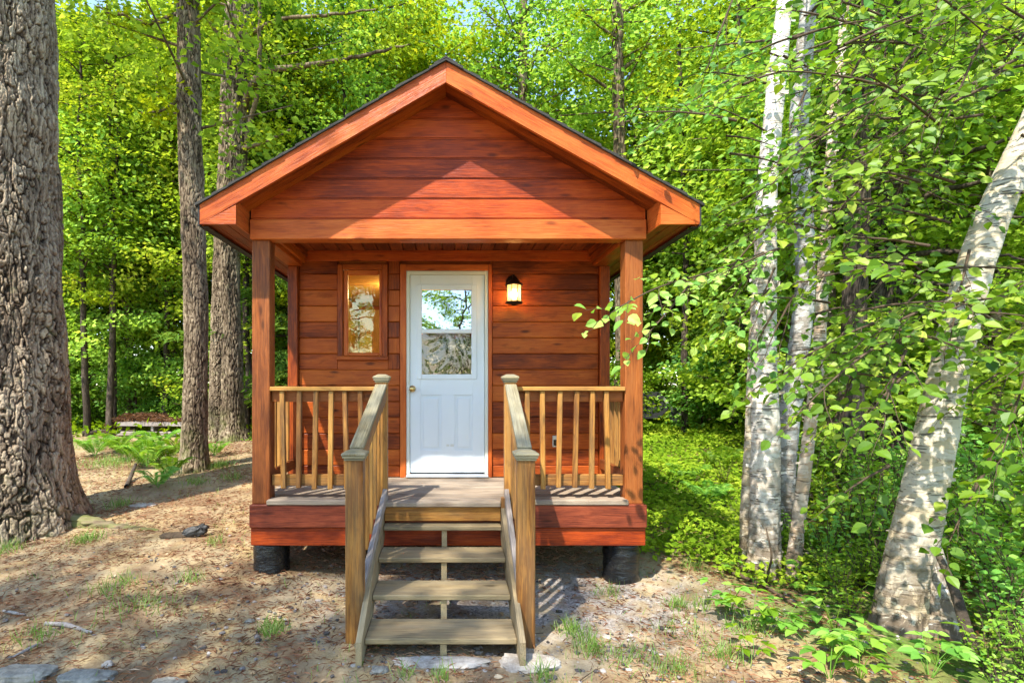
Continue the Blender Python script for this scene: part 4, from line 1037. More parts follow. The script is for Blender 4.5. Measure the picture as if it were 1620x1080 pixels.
for i, (pt, lab) in enumerate([
    ([(828, 640, 15, .13), (828, 300, 15, .12), (827, 130, 15, .12), (828, 0, 15, .11)], 'slim dark trunk rising above the cabin roof just right of its peak'),
    ([(985, 640, 13.5, .15), (982, 300, 13.5, .14), (978, 150, 13.5, .13), (977, 0, 13.5, .125)], 'dark straight trunk above the right slope of the cabin roof'),
    ([(180, 650, 13, .07), (178, 500, 13, .06), (176, 300, 13, .055), (172, 100, 13, .05)], 'thin dark sapling trunk left of the slender mossy tree'),
    ([(253, 655, 14.5, .09), (250, 500, 14.5, .08), (256, 300, 14.5, .07), (250, 100, 14.5, .06)], 'dim trunk deep in the hemlocks behind the plank pile'),
    ([(1084, 675, 12.5, .07), (1082, 560, 12.5, .06), (1086, 400, 12.5, .055), (1078, 200, 12.5, .05)], 'thin dark sapling trunk just right of the black cart'),
    ([(1160, 670, 12.5, .10), (1157, 560, 12.5, .09), (1150, 400, 12.5, .08), (1158, 200, 12.5, .07)], 'dark trunk just left of the white birches in the woods'),
    ([(1346, 745, 7.6, .17), (1345, 640, 7.6, .15), (1350, 500, 7.6, .14), (1358, 300, 7.6, .13), (1372, 100, 7.6, .11)], 'dark brown trunk between the thin birch and the leaning birch'),
    ([(1402, 720, 8.4, .22), (1400, 620, 8.4, .2), (1402, 450, 8.4, .18), (1410, 250, 8.4, .17), (1420, 50, 8.4, .16)], 'broad dark pine trunk behind the leaning birch')]):
    lim = []
    if i == 7: lim = [limb((1410, y0, 8.3, .05), (x1, y1, D1, .008), 7, sg) for y0, x1, y1, D1, sg in ((240, 1660, 120, 6.5, -10), (300, 1700, 190, 6.2, -14), (330, 1680, 270, 6.4, -12), (200, 1640, 60, 6.8, -10), (360, 1660, 350, 6.6, -16), (270, 1240, 210, 7.5, -10), (150, 1600, 0, 7, -10), (410, 1640, 415, 6.6, -12), (440, 1560, 470, 7, -6))]
    if i == 6: lim = [limb((1356, 330, 7.6, .04), (1230, 260, 7.2, .008), 5, -8), limb((1350, 420, 7.6, .04), (1450, 390, 7.2, .008), 5, -8), limb((1360, 250, 7.6, .04), (1480, 170, 7.2, .008), 5, -8)]
    if i in (0, 1): x0 = pt[0][0]; lim = [limb((x0, y0, pt[0][2], .05), (x0+dx, y0-60, pt[0][2]-.6, .01), 4, 5) for y0, dx in ((110, 60), (70, -70), (180, 90), (150, -95), (20, 80))]
    hero('pine_tree' if i == 7 else 'woodland_tree', pt, lab, bark=B_DARK if i not in (0, 1) else B_OAK, nseg=70, nrow=160, plate=(.03, .1), depth=.014, seed=10+i, flare=.2, top=14 if i < 2 else 11, limbs=lim, crown=[(9.0, 6, 3.4, 22, 44), (8.2, 6, 3.2, 20, 44), (5.0, 3, 1.3, 12, 40), (5.5, 4, 1.6, 12, 40), (4.6, 4, 1.5, 14, 44), (5.2, 5, 2.2, 18, 44), (4.6, 6, 2.4, 20, 40), (5.2, 6, 2.8, 22, 40)][i])

# ------------------------------------------------------------------ birches with leafy boughs
class Leaves:
    def __init__(s): s.p = []; s.a = []; s.n = []; s.l = []; s.r = []
    def obj(s, name, mat, parent, shape='ovate', wr=.76, sub=True):
        n = np.array; return leaf_obj(name, n(s.p), n(s.a), n(s.n), n(s.l), n(s.l)*wr, shape, mat, parent, n(s.r), sub)
rb = np.random.RandomState(77)
def twig(T, Lv, p0, d, L, lsz, tone, step=.042, r=.0028, start=.15):
    n = 8; s = np.linspace(0, 1, n)[:, None]; d = d/np.linalg.norm(d)
    pts = p0+d*L*s+np.array([0, 0, -1.])*(.10*L*s*s)+rb.normal(0, .006, (n, 3)).cumsum(0)
    T.add(pts, np.linspace(r, .0011, n), 5)
    k = 0; q = start
    lat = np.cross(d, [0, 0, 1.]); lat /= np.linalg.norm(lat)+1e-9
    while q < 1.02:
        p = np.array([np.interp(min(q, 1), s[:, 0], pts[:, c]) for c in range(3)])
        sg = 1 if k % 2 else -1; a = d*.45+lat*sg*.9+np.array([0, 0, -.12])+rb.normal(0, .30, 3)
        if q > .97: a = d+np.array([0, 0, -.3])
        a /= np.linalg.norm(a); pet = lsz*.22
        T.add(np.stack([p, p+a*pet*.6, p+a*pet]), [.0009, .0008, .0007], 3)
        nn = np.array([-.2, -.6, .75])+rb.normal(0, .42, 3)
        Lv.p.append(p+a*pet); Lv.a.append(a+np.array([0, 0, -.08])); Lv.n.append(nn); Lv.l.append(lsz*(.5+.62*rb.rand())); Lv.r.append(tone+rb.normal(0, .16))
        q += step/L*(.8+.5*rb.rand()); k += 1
def bough(T, Lv, pts, rads, lsz, tone, tw=.13, tl=.34, n=22, start=.15):
    c = curve([tuple(p)+(r,) for p, r in zip(pts, rads)], n); T.add(c[:, :3], c[:, 3], 6)
    L = np.linalg.norm(np.diff(c[:, :3], axis=0), axis=1).sum(); q = start; k = 0
    while q < 1:
        i = int(q*(n-1)); p = c[i, :3]; d = c[min(i+1, n-1), :3]-c[max(i-1, 0), :3]; d /= np.linalg.norm(d)
        lat = np.cross(d, [0, 0, 1.]); sg = 1 if k % 2 else -1
        dd = d*.8+lat*sg*.75+np.array([0, 0, rb.normal(.0, .25)])
        twig(T, Lv, p, dd, tl*(.6+.7*rb.rand())*(1.1-.4*q), lsz, tone)
        q += tw/L*(.7+.6*rb.rand()); k += 1
    d = c[-1, :3]-c[-3, :3]; twig(T, Lv, c[-1, :3], d, tl*.7, lsz, tone)
def rbough(T, Lv, px, py, D, ang, L, lsz, tone, dD=None):
    a = math.radians(ang); dD = rb.uniform(-.45, .35) if dD is None else dD
    q = []
    for t in (0, .35, .7, 1):
        p = P(px, py, D); p.x += math.cos(a)*L*t; p.z += math.sin(a)*L*t-.16*L*t*t; p.y += dD*L*t; q.append(p)
    bough(T, Lv, q, (.009, .007, .005, .003), lsz, tone)

def curls(W, T, seed):
    r = np.random.RandomState(seed+500); W = np.array(W); z0, z1 = W[0, 2]+.15, min(W[-1, 2], 5.5)
    for _ in range(int(34*(z1-z0)*.6)+10):
        z = z0+(z1-z0)*r.rand()**1.3; c = [np.interp(z, W[:, 2], W[:, k]) for k in range(4)]; R = c[3]+.004
        a0 = r.uniform(2.6, 6.9); wd = r.uniform(.03, .09)/R*.8; h = r.uniform(.008, .035); u = np.linspace(0, 1, 7); lift = (.012+.03*r.rand())*u**2.2*r.choice([1, 1, .5]); sg = r.choice([-1, 1])
        a = a0+sg*wd*(u-.25*u**3); rr = R+.001+lift; taper = 1-.6*u
        top = np.stack([c[0]+rr*np.cos(a), c[1]+rr*np.sin(a), z+h*.5*taper+.01*r.normal()*u], 1); bot = np.stack([c[0]+rr*np.cos(a), c[1]+rr*np.sin(a), z-h*.5*taper+.01*r.normal()*u], 1)
        V = np.concatenate([top, bot]); Fq = np.array([[i, i+1, i+8, i+7] for i in range(6)]); T.raw(V, Fq, np.stack([V[:, 0]*.3+r.rand()*3, V[:, 2], V[:, 1]*.3], 1))
def birch(name, pts, label, bark, seed, boughs, nseg=150, nrow=700, flare=.22, second=None, top=7.5, tone=.5, mtl=L_BIRCH):
    W = [tuple(P(a, b, d))+(r,) for a, b, d, r in pts]; x, y = W[0][0], W[0][1]; zb = g(x, y)
    W[0] = (x, y, zb-.08, W[0][3]); last = W[-1]
    if last[2] < top: prev = W[-2]; dx = (last[0]-prev[0])/(last[2]-prev[2]); W.append((last[0]+dx*(top-last[2])*.8, last[1], top, last[3]*.5))
    root = empty(name, (x, y, zb), label, 'tree'); T = Tubes()
    V, Fq, G, rn = trunk_geo(W, nseg, nrow, 'birch', flare=flare, seed=seed, lobes=4); T.raw(V, Fq, G)
    curls(W, T, seed); T.build('trunk', bark, root, rnd=rn)
    if second:
        for s2, b2 in second:
            W2 = [tuple(P(a, b, d))+(r,) for a, b, d, r in s2]; W2[0] = (W2[0][0], W2[0][1], g(W2[0][0], W2[0][1])-.08, W2[0][3])
            T2 = Tubes(); V, Fq, G, r2 = trunk_geo(W2, nseg, 420, 'birch', flare=.12, seed=seed+3, lobes=3); T2.raw(V, Fq, G); T2.build('stem', b2, root)
    Tb = Tubes(); Lv = Leaves()
    for b in boughs:
        if isinstance(b, list): bough(Tb, Lv, [P(*q) for q in b], np.linspace(.010, .003, len(b)), .092, tone+.25)
        else: rbough(Tb, Lv, *b)
    # upper crown above the frame
    for i in range(8):
        a = i*2.4; z = W[-1][2]-2.4+i*.2; p0 = np.array([np.interp(z, [w_[2] for w_ in W], [w_[0] for w_ in W]), np.interp(z, [w_[2] for w_ in W], [w_[1] for w_ in W]), z])
        q = [Vector(p0+np.array([math.cos(a), math.sin(a), .3])*1.5*t) for t in (0, .35, .7, 1)]
        bough(Tb, Lv, q, (.02, .012, .007, .003), .09, tone, tw=.2)
    br = Tb.build('branches', B_TWIG, root); Lv.obj('crown', mtl, root)
    return root
def rb_list(n, xr, yr, Dr, ar, Lr, sz, tone, seed):
    r = random.Random(seed)
    o = [(r.uniform(*xr), r.uniform(*yr), r.uniform(*Dr), r.choice([r.uniform(*a) for a in ar]), r.uniform(*Lr), r.uniform(*sz), tone+r.uniform(-.18, .28)) for _ in range(n)]
    def ok(b):
        ex = b[0]+math.cos(math.radians(b[3]))*b[4]*1.35*F/b[2]; my = b[1]-math.sin(math.radians(b[3]))*b[4]*.6*F/b[2]; mx = (b[0]+ex)/2
        if ex < 1100 and 180 < my < 430: return False
        tx = 1600-(my-230)*.62      # keep the leaning birch readable
        return not (170 < my < 420 and min(b[0], ex)-25 < tx < max(b[0], ex)+25) and not (540 < my < 780 and min(b[0], ex) < 1500 < max(b[0], ex)+20)
    return [b for b in o if ok(b)]
LEFT = (150, 205); RIGHT = (-25, 30); DOWN = (200, 250)
birch('birch_tree', [(1206, 905, 4.9, .135), (1209, 840, 4.9, .120), (1212, 700, 4.9, .112), (1208, 560, 4.9, .100), (1210, 420, 4.9, .085), (1212, 300, 4.9, .081), (1222, 200, 4.9, .076), (1231, 100, 4.9, .068), (1242, 0, 4.9, .058)],
      'tall bright white birch with curling bark, nearest the right corner of the cabin', BI_WHITE, 2,
      [[(1208, 400, 4.8), (1120, 432, 4.3), (1045, 452, 4.0), (995, 476, 3.9), (965, 496, 3.85)], [(1100, 440, 4.25), (1050, 500, 4.1), (1010, 545, 4.05)]]
      + rb_list(20, (1120, 1290), (-80, 260), (3.4, 4.6), (LEFT, RIGHT, DOWN), (.35, .75), (.055, .075), .42, 1)+rb_list(10, (1170, 1260), (230, 480), (3.6, 4.6), (LEFT, DOWN), (.25, .45), (.065, .085), .55, 2),
      second=[([(1183, 885, 5.02, .06), (1181, 800, 5.02, .05), (1187, 700, 5.0, .045), (1190, 600, 4.98, .042), (1196, 480, 4.97, .04), (1204, 380, 4.96, .03)], BI_DK)])
birch('birch_tree', [(1234, 850, 6.0, .12), (1240, 760, 6., .105), (1250, 650, 6., .10), (1266, 540, 6., .10), (1276, 440, 6., .09), (1270, 330, 6., .095), (1262, 200, 6., .09), (1275, 60, 6., .08)],
      'mottled grey birch half hidden behind the bright white birch', BI_GREY, 5, rb_list(6, (1200, 1330), (-40, 300), (4.8, 5.6), (LEFT, RIGHT), (.5, .9), (.07, .09), .5, 3))
birch('birch_tree', [(1251, 912, 4.75, .058), (1260, 850, 4.75, .048), (1271, 760, 4.75, .050), (1286, 640, 4.75, .046), (1296, 560, 4.75, .046), (1302, 440, 4.75, .042), (1308, 320, 4.75, .038), (1318, 200, 4.75, .038), (1330, 90, 4.75, .032)],
      'thinnest pinkish tan birch stem, right of the bright white birch', BI_TAN, 7,
      rb_list(42, (1270, 1470), (-40, 330), (3.3, 4.6), (LEFT, RIGHT, DOWN), (.35, .8), (.06, .082), .48, 4)+rb_list(32, (1290, 1480), (280, 600), (3.2, 4.4), (LEFT, RIGHT, DOWN), (.3, .65), (.06, .085), .5, 5),
      nseg=80, flare=.1)
birch('birch_tree', [(1418, 985, 3.85, .150), (1434, 900, 3.88, .138), (1456, 810, 3.92, .130), (1480, 690, 4.0, .126), (1500, 590, 4.05, .120), (1525, 480, 4.1, .112), (1554, 380, 4.15, .108), (1592, 290, 4.2, .106), (1640, 190, 4.25, .10), (1700, 50, 4.3, .09)],
      'thick white birch leaning to the right at the right edge, its base split and torn', BI_DK, 9,
      rb_list(56, (1440, 1720), (-60, 330), (3.0, 4.3), (LEFT, RIGHT, DOWN), (.4, .85), (.06, .085), .45, 6)+rb_list(54, (1400, 1720), (280, 760), (2.9, 4.1), (LEFT, RIGHT, DOWN), (.3, .7), (.065, .09), .5, 7),
      nseg=230, nrow=800, flare=.16,
      second=[([(1502, 1010, 3.72, .12), (1496, 970, 3.74, .105), (1488, 920, 3.78, .075), (1478, 862, 3.86, .035)], BI_GREY)])

# ------------------------------------------------------------------ shrubs and low plants on the right
def make_shrub(seed, H, nst, lsz, tone, mat=L_SHRUB, name='leafy_shrub'):
    global rb
    rb = np.random.RandomState(seed); root = empty(name, (0, 0, 0)); T = Tubes(); Lv = Leaves()
    for i in range(nst):
        a = i*2.4+rb.rand(); h = H*(.6+.5*rb.rand()); sp = .38*H*(.4+.9*rb.rand())
        q = [Vector((math.cos(a)*.03, math.sin(a)*.03, -.06)), Vector((math.cos(a)*sp*.4, math.sin(a)*sp*.4, h*.5)), Vector((math.cos(a)*sp, math.sin(a)*sp, h))]
        bough(T, Lv, q, (.007, .005, .003), lsz, tone, tw=.085, tl=.22*H/.8, start=.25, n=14)
    T.build('stems', B_TWIG, root, sub=False); Lv.obj('foliage', mat, root, wr=.6, sub=False)
    return root
PROTO['b1'] = make_shrub(101, .85, 9, .075, .58); PROTO['b2'] = make_shrub(102, .65, 8, .065, .68); PROTO['b3'] = make_shrub(103, 1.05, 9, .08, .52)
def make_plant(seed):
    r = np.random.RandomState(seed); root = empty('low_plant', (0, 0, 0)); T = Tubes(); Lv = Leaves()
    for i in range(6):
        a = i*2.4+r.rand()*.5; h = .07+.13*r.rand(); sp = .04+.10*r.rand(); tip = np.array([math.cos(a)*sp, math.sin(a)*sp, h])
        T.add(np.stack([[0, 0, -.02], tip*.5+[0, 0, .02], tip]), [.0025, .002, .0015], 4)
        for k in range(3):
            b = a+(k-1)*1.1; Lv.p.append(tip); Lv.a.append([math.cos(b), math.sin(b), -.1+.2*r.rand()]); Lv.n.append(np.array([-.05, -.2, 1])+r.normal(0, .25, 3)); Lv.l.append(.06+.035*r.rand()); Lv.r.append(.55+r.normal(0, .2))
    T.build('stem', L_SHRUB, root, sub=False); Lv.obj('foliage', L_SHRUB, root, wr=.62, sub=False); return root
PROTO['p1'] = make_plant(201); PROTO['p2'] = make_plant(202)
def at(px, D): return (px-CX)/F*D, D+CAMY
for px, D, k, s in [(1290, 6.4, 'b1', 1), (1340, 5.6, 'b2', 1.1), (1310, 5.0, 'b2', .8), (1380, 5.2, 'b1', .9), (1395, 6.2, 'b3', 1), (1440, 5.6, 'b1', 1), (1470, 6.6, 'b3', 1.1), (1530, 5.2, 'b3', 1), (1590, 5.8, 'b1', 1.2), (1640, 5.0, 'b3', 1),
                    (1560, 4.5, 'b2', 1), (1600, 4.1, 'b1', .9), (1585, 3.55, 'b2', .85), (1640, 3.6, 'b3', .8), (1365, 4.5, 'b2', .7), (1330, 4.25, 'b2', .55), (1625, 3.1, 'b2', .75), (1560, 3.25, 'b2', .5), (1590, 2.9, 'b2', .45), (1345, 3.9, 'b2', .4), (1660, 2.8, 'b2', .8), (1400, 4.3, 'b2', .7), (1300, 4.6, 'b2', .55), (1700, 4.4, 'b3', 1), (1260, 7.4, 'b3', .9), (1350, 7.2, 'b1', 1.1), (1550, 7.2, 'b1', 1.3), (1680, 6.6, 'b3', 1.3), (1480, 8.4, 'b1', 1.4), (1250, 5.5, 'b2', .6), (1145, 7.6, 'b2', .7)]:
    x, y = at(px, D); near = 'behind the leaning birch' if D > 4.3 else 'in front of the leaning birch'
    if px < 1420: near = 'between the thin birch and the leaning birch' if px > 1240 else 'behind the white birches'
    place(k, x, y, rf.random()*6.3, s, f'green broad-leaved shrub {near}', 'shrub', f'shrubs {near}')
for i in range(44):
    px = rf.uniform(1150, 1600); D = rf.uniform(3.2, 4.9); x, y = at(px, D)
    if CY+F*(CAMZ-g(x, y))/D < 760+max(0, 1350-px)*.25: D = 3.6
    x, y = at(px, D)
    place(rf.choice(['p1', 'p2']), x, y, rf.random()*6.3, rf.uniform(.6, 1.3), 'small green seedling on the needle litter below the birches', 'plant', 'seedlings below the birches')
# ferns, left
def make_fern(seed):
    r = np.random.RandomState(seed); root = empty('fern', (0, 0, 0)); T = Tubes(); Lv = Leaves()
    for i in range(9):
        a = i*2.4+r.rand()*.4; L = .38+.16*r.rand(); s = np.linspace(0, 1, 12)
        pts = np.stack([math.cos(a)*L*s*.9, math.sin(a)*L*s*.9, .34*np.sin(s*2.1)*(L/.5)], 1); T.add(pts, np.linspace(.003, .001, 12), 4)
        lat = np.array([-math.sin(a), math.cos(a), 0])
        for q in np.linspace(.15, .98, 22):
            p = np.array([np.interp(q, s, pts[:, c]) for c in range(3)]); w_ = .11*math.sin(math.pi*(q*.85+.12))
            for sg in (-1, 1):
                Lv.p.append(p); Lv.a.append(lat*sg+np.array([math.cos(a), math.sin(a), 0])*.35+[0, 0, -.15]); Lv.n.append(np.array([0, 0, 1.])+r.normal(0, .15, 3)); Lv.l.append(w_+.015); Lv.r.append(.6+r.normal(0, .15))
    T.build('stem', L_SHRUB, root, sub=False); Lv.obj('frond', L_SHRUB, root, 'rhomb', .2, sub=False); return root
PROTO['f1'] = make_fern(301); PROTO['f2'] = make_fern(302)
for px, D, s in [(205, 9.4, 1), (232, 8.9, 1.1), (262, 9.2, 1.), (185, 10.2, 1), (245, 10.1, 1.1), (280, 10.2, .9), (150, 9.8, 1), (268, 8.2, .8), (250, 7.6, .7), (340, 9.8, .7), (1085, 8.0, .8), (1120, 7.0, .8), (1140, 9.0, 1)]:
    x, y = at(px, D); wh = 'left of the slender mossy trunk' if px < 300 else ('right of the slender mossy trunk' if px < 400 else 'in the green undergrowth right of the cabin')
    place(rf.choice(['f1', 'f2']), x, y, rf.random()*6.3, s, f'bright green fern {wh}', 'fern', f'ferns {wh}')

# ------------------------------------------------------------------ ground cover, grass, litter (uncountable)
def scatter(n, fn, seed):
    r = np.random.RandomState(seed); xs = []; 
    x, y = fn(r, n); return x, y, gh(x, y), r
def cover():
    r = np.random.RandomState(61); n = 90000
    x = 1.75+r.rand(n)**1.5*13; y = -.2+r.rand(n)**1.2*13.5
    den = np.clip((x-1.78)*1.6-np.maximum(0, .6-y)*2.2+fbm(x*1.1, y*1.1, o=3, s=31)*1.2, 0, 1)
    k = (r.rand(n) < den) & ((x > 1.9) | (y > .3)); x, y = x[k], y[k]; n = len(x)
    hmax = .05+.20*np.clip(fbm(x*1.7, y*1.7, o=3, s=33)+.45, 0, 1)+.012*np.maximum(0, y)
    cx_ = (1034-CX)/F*(y+4.6); hmax = np.where((np.abs(x-cx_) < .75) & (y > 4.5) & (y < 10), hmax*.22, hmax)
    z = gh(x, y)+.02+hmax*r.rand(n)**.6; D = y+4.6
    ln = (.030+.030*r.rand(n))*(.75+.09*D)
    ax = r.normal(0, 1, (n, 3)); ax[:, 2] *= .35; nr = r.normal(0, .45, (n, 3))+[-.1, -.3, .9]
    tone = .55+fbm(x*1.3, y*1.3, o=2, s=35)*.55+r.normal(0, .14, n)
    tag(leaf_obj('ground_cover', np.stack([x, y, z], 1), ax, nr, ln, ln*.7, 'rhomb', L_COVER, None, tone), kind='stuff')
    # left woods and beyond
    n = 60000; r = np.random.RandomState(62)
    x = -14+r.rand(n)*13; y = 3.0+r.rand(n)*12
    m = fbm(x*.55, y*.55, o=3, s=41)+(y-7.2)*.09-.05*np.exp(-((x+4.5)**2+(y-6.5)**2)/4)*4
    k = r.rand(n) < np.clip(m*2.2, 0, 1); x, y = x[k], y[k]; n = len(x)
    z = gh(x, y)+.01+.16*r.rand(n)*np.clip(m[k]+.3, .2, 1); ln = .05+.05*r.rand(n)
    ax = r.normal(0, 1, (n, 3)); ax[:, 2] *= .5; nr = r.normal(0, .5, (n, 3))+[-.1, -.3, .9]
    tag(leaf_obj('undergrowth', np.stack([x, y, z], 1), ax, nr, ln, ln*.5, 'rhomb', L_COVER, None, .55+fbm(x, y, o=2, s=43)*.6+r.normal(0, .14, n)), kind='stuff')
    # shady strip under the trees behind
    n = 45000; r = np.random.RandomState(63); x = r.uniform(-22, 26, n); y = 7.5+r.rand(n)*16; cx_ = (1034-CX)/F*(y+4.6); z = gh(x, y)+np.where((np.abs(x-cx_) < 1.0) & (y < 9.8), .04, .3)*r.rand(n); ln = .10+.08*r.rand(n)
    ax = r.normal(0, 1, (n, 3)); nr = r.normal(0, .5, (n, 3))+[-.1, -.3, .9]
    tag(leaf_obj('woodland_floor_plants', np.stack([x, y, z], 1), ax, nr, ln, ln*.6, 'rhomb', L_COVER, None, .45+fbm(x*.7, y*.7, o=2, s=45)*.6+r.normal(0, .14, n)), kind='stuff')
cover()
def grass():
    r = np.random.RandomState(71); P_ = []
    spots = [(430, 1000, .10, 90), (140, 855, .16, 160), (10, 870, .2, 120), (1000, 905, .0, 0), (905, 1000, .12, 110), (935, 1030, .12, 110), (1072, 960, .08, 60), (1145, 1040, .12, 90), (1100, 900, .1, 50), (180, 930, .2, 90),
             (230, 960, .2, 80), (700, 1075, .06, 30), (640, 1070, .06, 25), (1060, 1060, .16, 90), (960, 940, .1, 40), (340, 860, .1, 40), (300, 920, .12, 40), (60, 1010, .15, 50), (190, 800, .15, 70), (345, 740, .3, 240), (310, 765, .2, 90), (180, 735, .5, 420), (250, 735, .4, 300), (150, 705, .6, 420), (365, 760, .2, 80), (1080, 1000, .2, 70), (1000, 1045, .15, 60), (860, 1075, .1, 50), (405, 690, .3, 150), (120, 800, .15, 60), (1180, 1000, .15, 70), (1110, 960, .15, 60)]
    for px, py, sp, n in spots:
        D = F*1.62/(py-CY)
        for _ in range(4): D = F*(CAMZ-g((px-CX)/F*D, D+CAMY))/(py-CY)
        x0, y0 = at(px, D)
        for _ in range(int(n*1.3)): P_.append((x0+r.normal(0, sp*.5), y0+r.normal(0, sp*.5), .05+.07*r.rand()+.02*(D > 6)))
    for _ in range(9000):   # sparse single blades
        x = r.uniform(-7, 4.5); y = r.uniform(-3.2, 7)
        if vn(np.array([x*1.5]), np.array([y*1.5]), s=8)[0] > .0: P_.append((x, y, .03+.05*r.rand()))
    A = np.array(P_); k = ~((np.abs(A[:, 0]) < 1.55) & (A[:, 1] > -.1) & (A[:, 1] < 6)); A = A[k]; n = len(A)
    pos = np.stack([A[:, 0], A[:, 1], gh(A[:, 0], A[:, 1])], 1); ax = r.normal(0, .38, (n, 3)); ax[:, 2] = 1
    tag(leaf_obj('grass', pos, ax, r.normal(0, 1, (n, 3))+[0, -.3, .2], A[:, 2]*1.1, .0028+A[:, 2]*.02, 'blade', L_GRASS, None, .5+r.normal(0, .25, n)), kind='stuff')
grass()
def litter():
    r = np.random.RandomState(81); n = 150000
    x = r.uniform(-6.5, 5, n); y = -3.4+r.rand(n)**1.25*10.5
    den = np.clip(.75+fbm(x*1.6, y*1.6, o=3, s=51)*1.5-np.exp(-((x-.6)**2*.8+(y+.4)**2*1.5))*.5, 0.05, 1); k = r.rand(n) < den; x, y = x[k], y[k]; n = len(x)
    pos = np.stack([x, y, gh(x, y)+.006+.015*r.rand(n)], 1); a = r.rand(n)*6.283; ax = np.stack([np.cos(a), np.sin(a), r.normal(0, .12, n)], 1)
    nr = np.tile([0, 0, 1.], (n, 1))+r.normal(0, .3, (n, 3)); ln = .03+.05*r.rand(n)
    tag(leaf_obj('needle_litter', pos, ax, nr, ln, .0012+.0011*r.rand(n), 'rhomb', L_NEED, None, .5+fbm(x*.9, y*.9, o=2, s=55)*.5+r.normal(0, .22, n)), kind='stuff')
    n = 2600; x = r.uniform(-7, 6, n); y = -3.4+r.rand(n)*11; pos = np.stack([x, y, gh(x, y)+.012], 1); ax = r.normal(0, 1, (n, 3)); ax[:, 2] *= .2
    nr = np.tile([0, 0, 1.], (n, 1))+r.normal(0, .35, (n, 3)); ln = .02+.04*r.rand(n)**2
    tag(leaf_obj('dead_leaves', pos, ax, nr, ln, ln*.55, 'ovate', L_DEAD, None, r.rand(n)), kind='stuff')
    # pebbles: squashed low-poly stones in one mesh
    n = 4200; x = np.where(r.rand(n) < .7, r.normal(.5, 1.3, n), r.uniform(-5, 4, n)); y = np.where(r.rand(n) < .7, r.normal(-.7, .8, n), r.uniform(-3.2, 2, n))
    ico = bpy.data.meshes.new('tmp'); import bmesh; bm = bmesh.new(); bmesh.ops.create_icosphere(bm, subdivisions=1, radius=1); iv = np.array([v.co[:] for v in bm.verts]); fi = np.array([[v.index for v in f.verts] for f in bm.faces]); bm.free(); bpy.data.meshes.remove(ico)
    sz = .004+.016*r.rand(n)**3; S3 = np.stack([sz*(.8+.5*r.rand(n)), sz*(.8+.5*r.rand(n)), sz*.6], 1)
    V = iv[None]*S3[:, None]*(1+.15*r.normal(0, 1, (n, len(iv), 1)))+np.stack([x, y, gh(x, y)+.004], 1)[:, None]
    Fq = (fi[None]+np.arange(n)[:, None, None]*len(iv)).reshape(-1, 3)
    tag(npmesh('gravel', V.reshape(-1, 3), [Fq], M_GRAV, rnd=np.repeat(r.rand(n), len(iv))), kind='stuff')
    # twigs
    T = Tubes()
    for _ in range(330):
        x0 = r.uniform(-6, 4); y0 = r.uniform(-3.2, 5)
        if abs(x0) < 1.5 and y0 > -.2: continue
        a = r.rand()*6.3; L = .06+.22*r.rand()**2; q = [(x0+math.cos(a)*L*t, y0+math.sin(a)*L*t+.03*L*math.sin(t*4), g(x0, y0)+.012+.01*r.rand()) for t in (0, .35, .7, 1)]
        T.add(np.array(q), [.003, .0028, .002, .001], 5)
    tag(T.build('fallen_twigs', B_TWIG, None), kind='stuff')
litter()

# ------------------------------------------------------------------ stones, logs, planks, cart
def stone(name, x, y, sx, sy, sz, label, mat=M_ROCK, seed=1, dz=.3, res=40):
    u = np.linspace(0, math.pi, res); v = np.linspace(0, 2*math.pi, res*2, endpoint=False); U, Vv = np.meshgrid(u, v, indexing='ij')
    d = np.stack([np.sin(U)*np.cos(Vv), np.sin(U)*np.sin(Vv), np.cos(U)], -1); n_ = 1+.45*fbm(d[..., 0]*1.6+seed, d[..., 1]*1.6, d[..., 2]*1.6, 4, seed)
    d = np.sign(d)*np.abs(d)**.75; p = d*n_[..., None]*np.array([sx, sy, sz])
    z = g(x, y); root_loc = (x, y, z); m, k = U.shape
    i, j = np.meshgrid(np.arange(m-1), np.arange(k), indexing='ij'); j2 = (j+1) % k
    o = npmesh(name, p.reshape(-1, 3)+[0, 0, sz*dz], [np.stack([i*k+j, (i+1)*k+j, (i+1)*k+j2, i*k+j2], -1).reshape(-1, 4)], mat, smooth=True, gc=p.reshape(-1, 3)*1.5+seed, rnd=np.full(p.reshape(-1, 3).shape[0], .4))
    o.location = root_loc; tag(o, label, 'stone'); return o
def ground_at(px, py):
    D = F*1.62/(py-CY)
    for _ in range(6): D = F*(CAMZ-g((px-CX)/F*D, D+CAMY))/(py-CY)
    return at(px, D)
for k, (px, py, sx, sy, sz, lab, mt) in enumerate([
    (135, 1076, .14, .08, .035, 'flat grey rock at the bottom left corner, right of the darker one', M_ROCK),
    (40, 1072, .15, .08, .04, 'darkest flat grey rock in the bottom left corner', M_ROCK),
    (265, 1085, .10, .06, .02, 'flat pale rock third from the left along the bottom edge', M_ROCK),
    (842, 1052, .17, .10, .03, 'flat tan slab at the foot of the right stair stringer', M_ROCKB),
    (700, 1050, .28, .07, .018, 'thin pinkish slab lying below the bottom tread', M_ROCKB),
    (170, 1052, .028, .022, .018, 'small round pale stone above the bottom left rocks', M_ROCKB),
    (226, 1026, .014, .012, .012, 'tiny white pebble left of the stairs', M_ROCKB),
    (228, 800, .14, .09, .02, 'flat stone in the needles right of the old pine', M_ROCKB),
    (20, 770, .05, .05, .05, 'rounded grey stone against the old pine base', M_ROCK),
    (395, 985, .035, .025, .02, 'grey stone beside the grass tuft left of the stairs', M_ROCK),
    (600, 1062, .05, .04, .02, 'rough grey stone in front of the left stringer', M_ROCK),
    (960, 1010, .03, .02, .015, 'pale stone in the grass right of the stairs', M_ROCKB)]):
    x, y = ground_at(px, py); stone('stone', x, y, sx, sy, sz, lab, mt, seed=k+3)
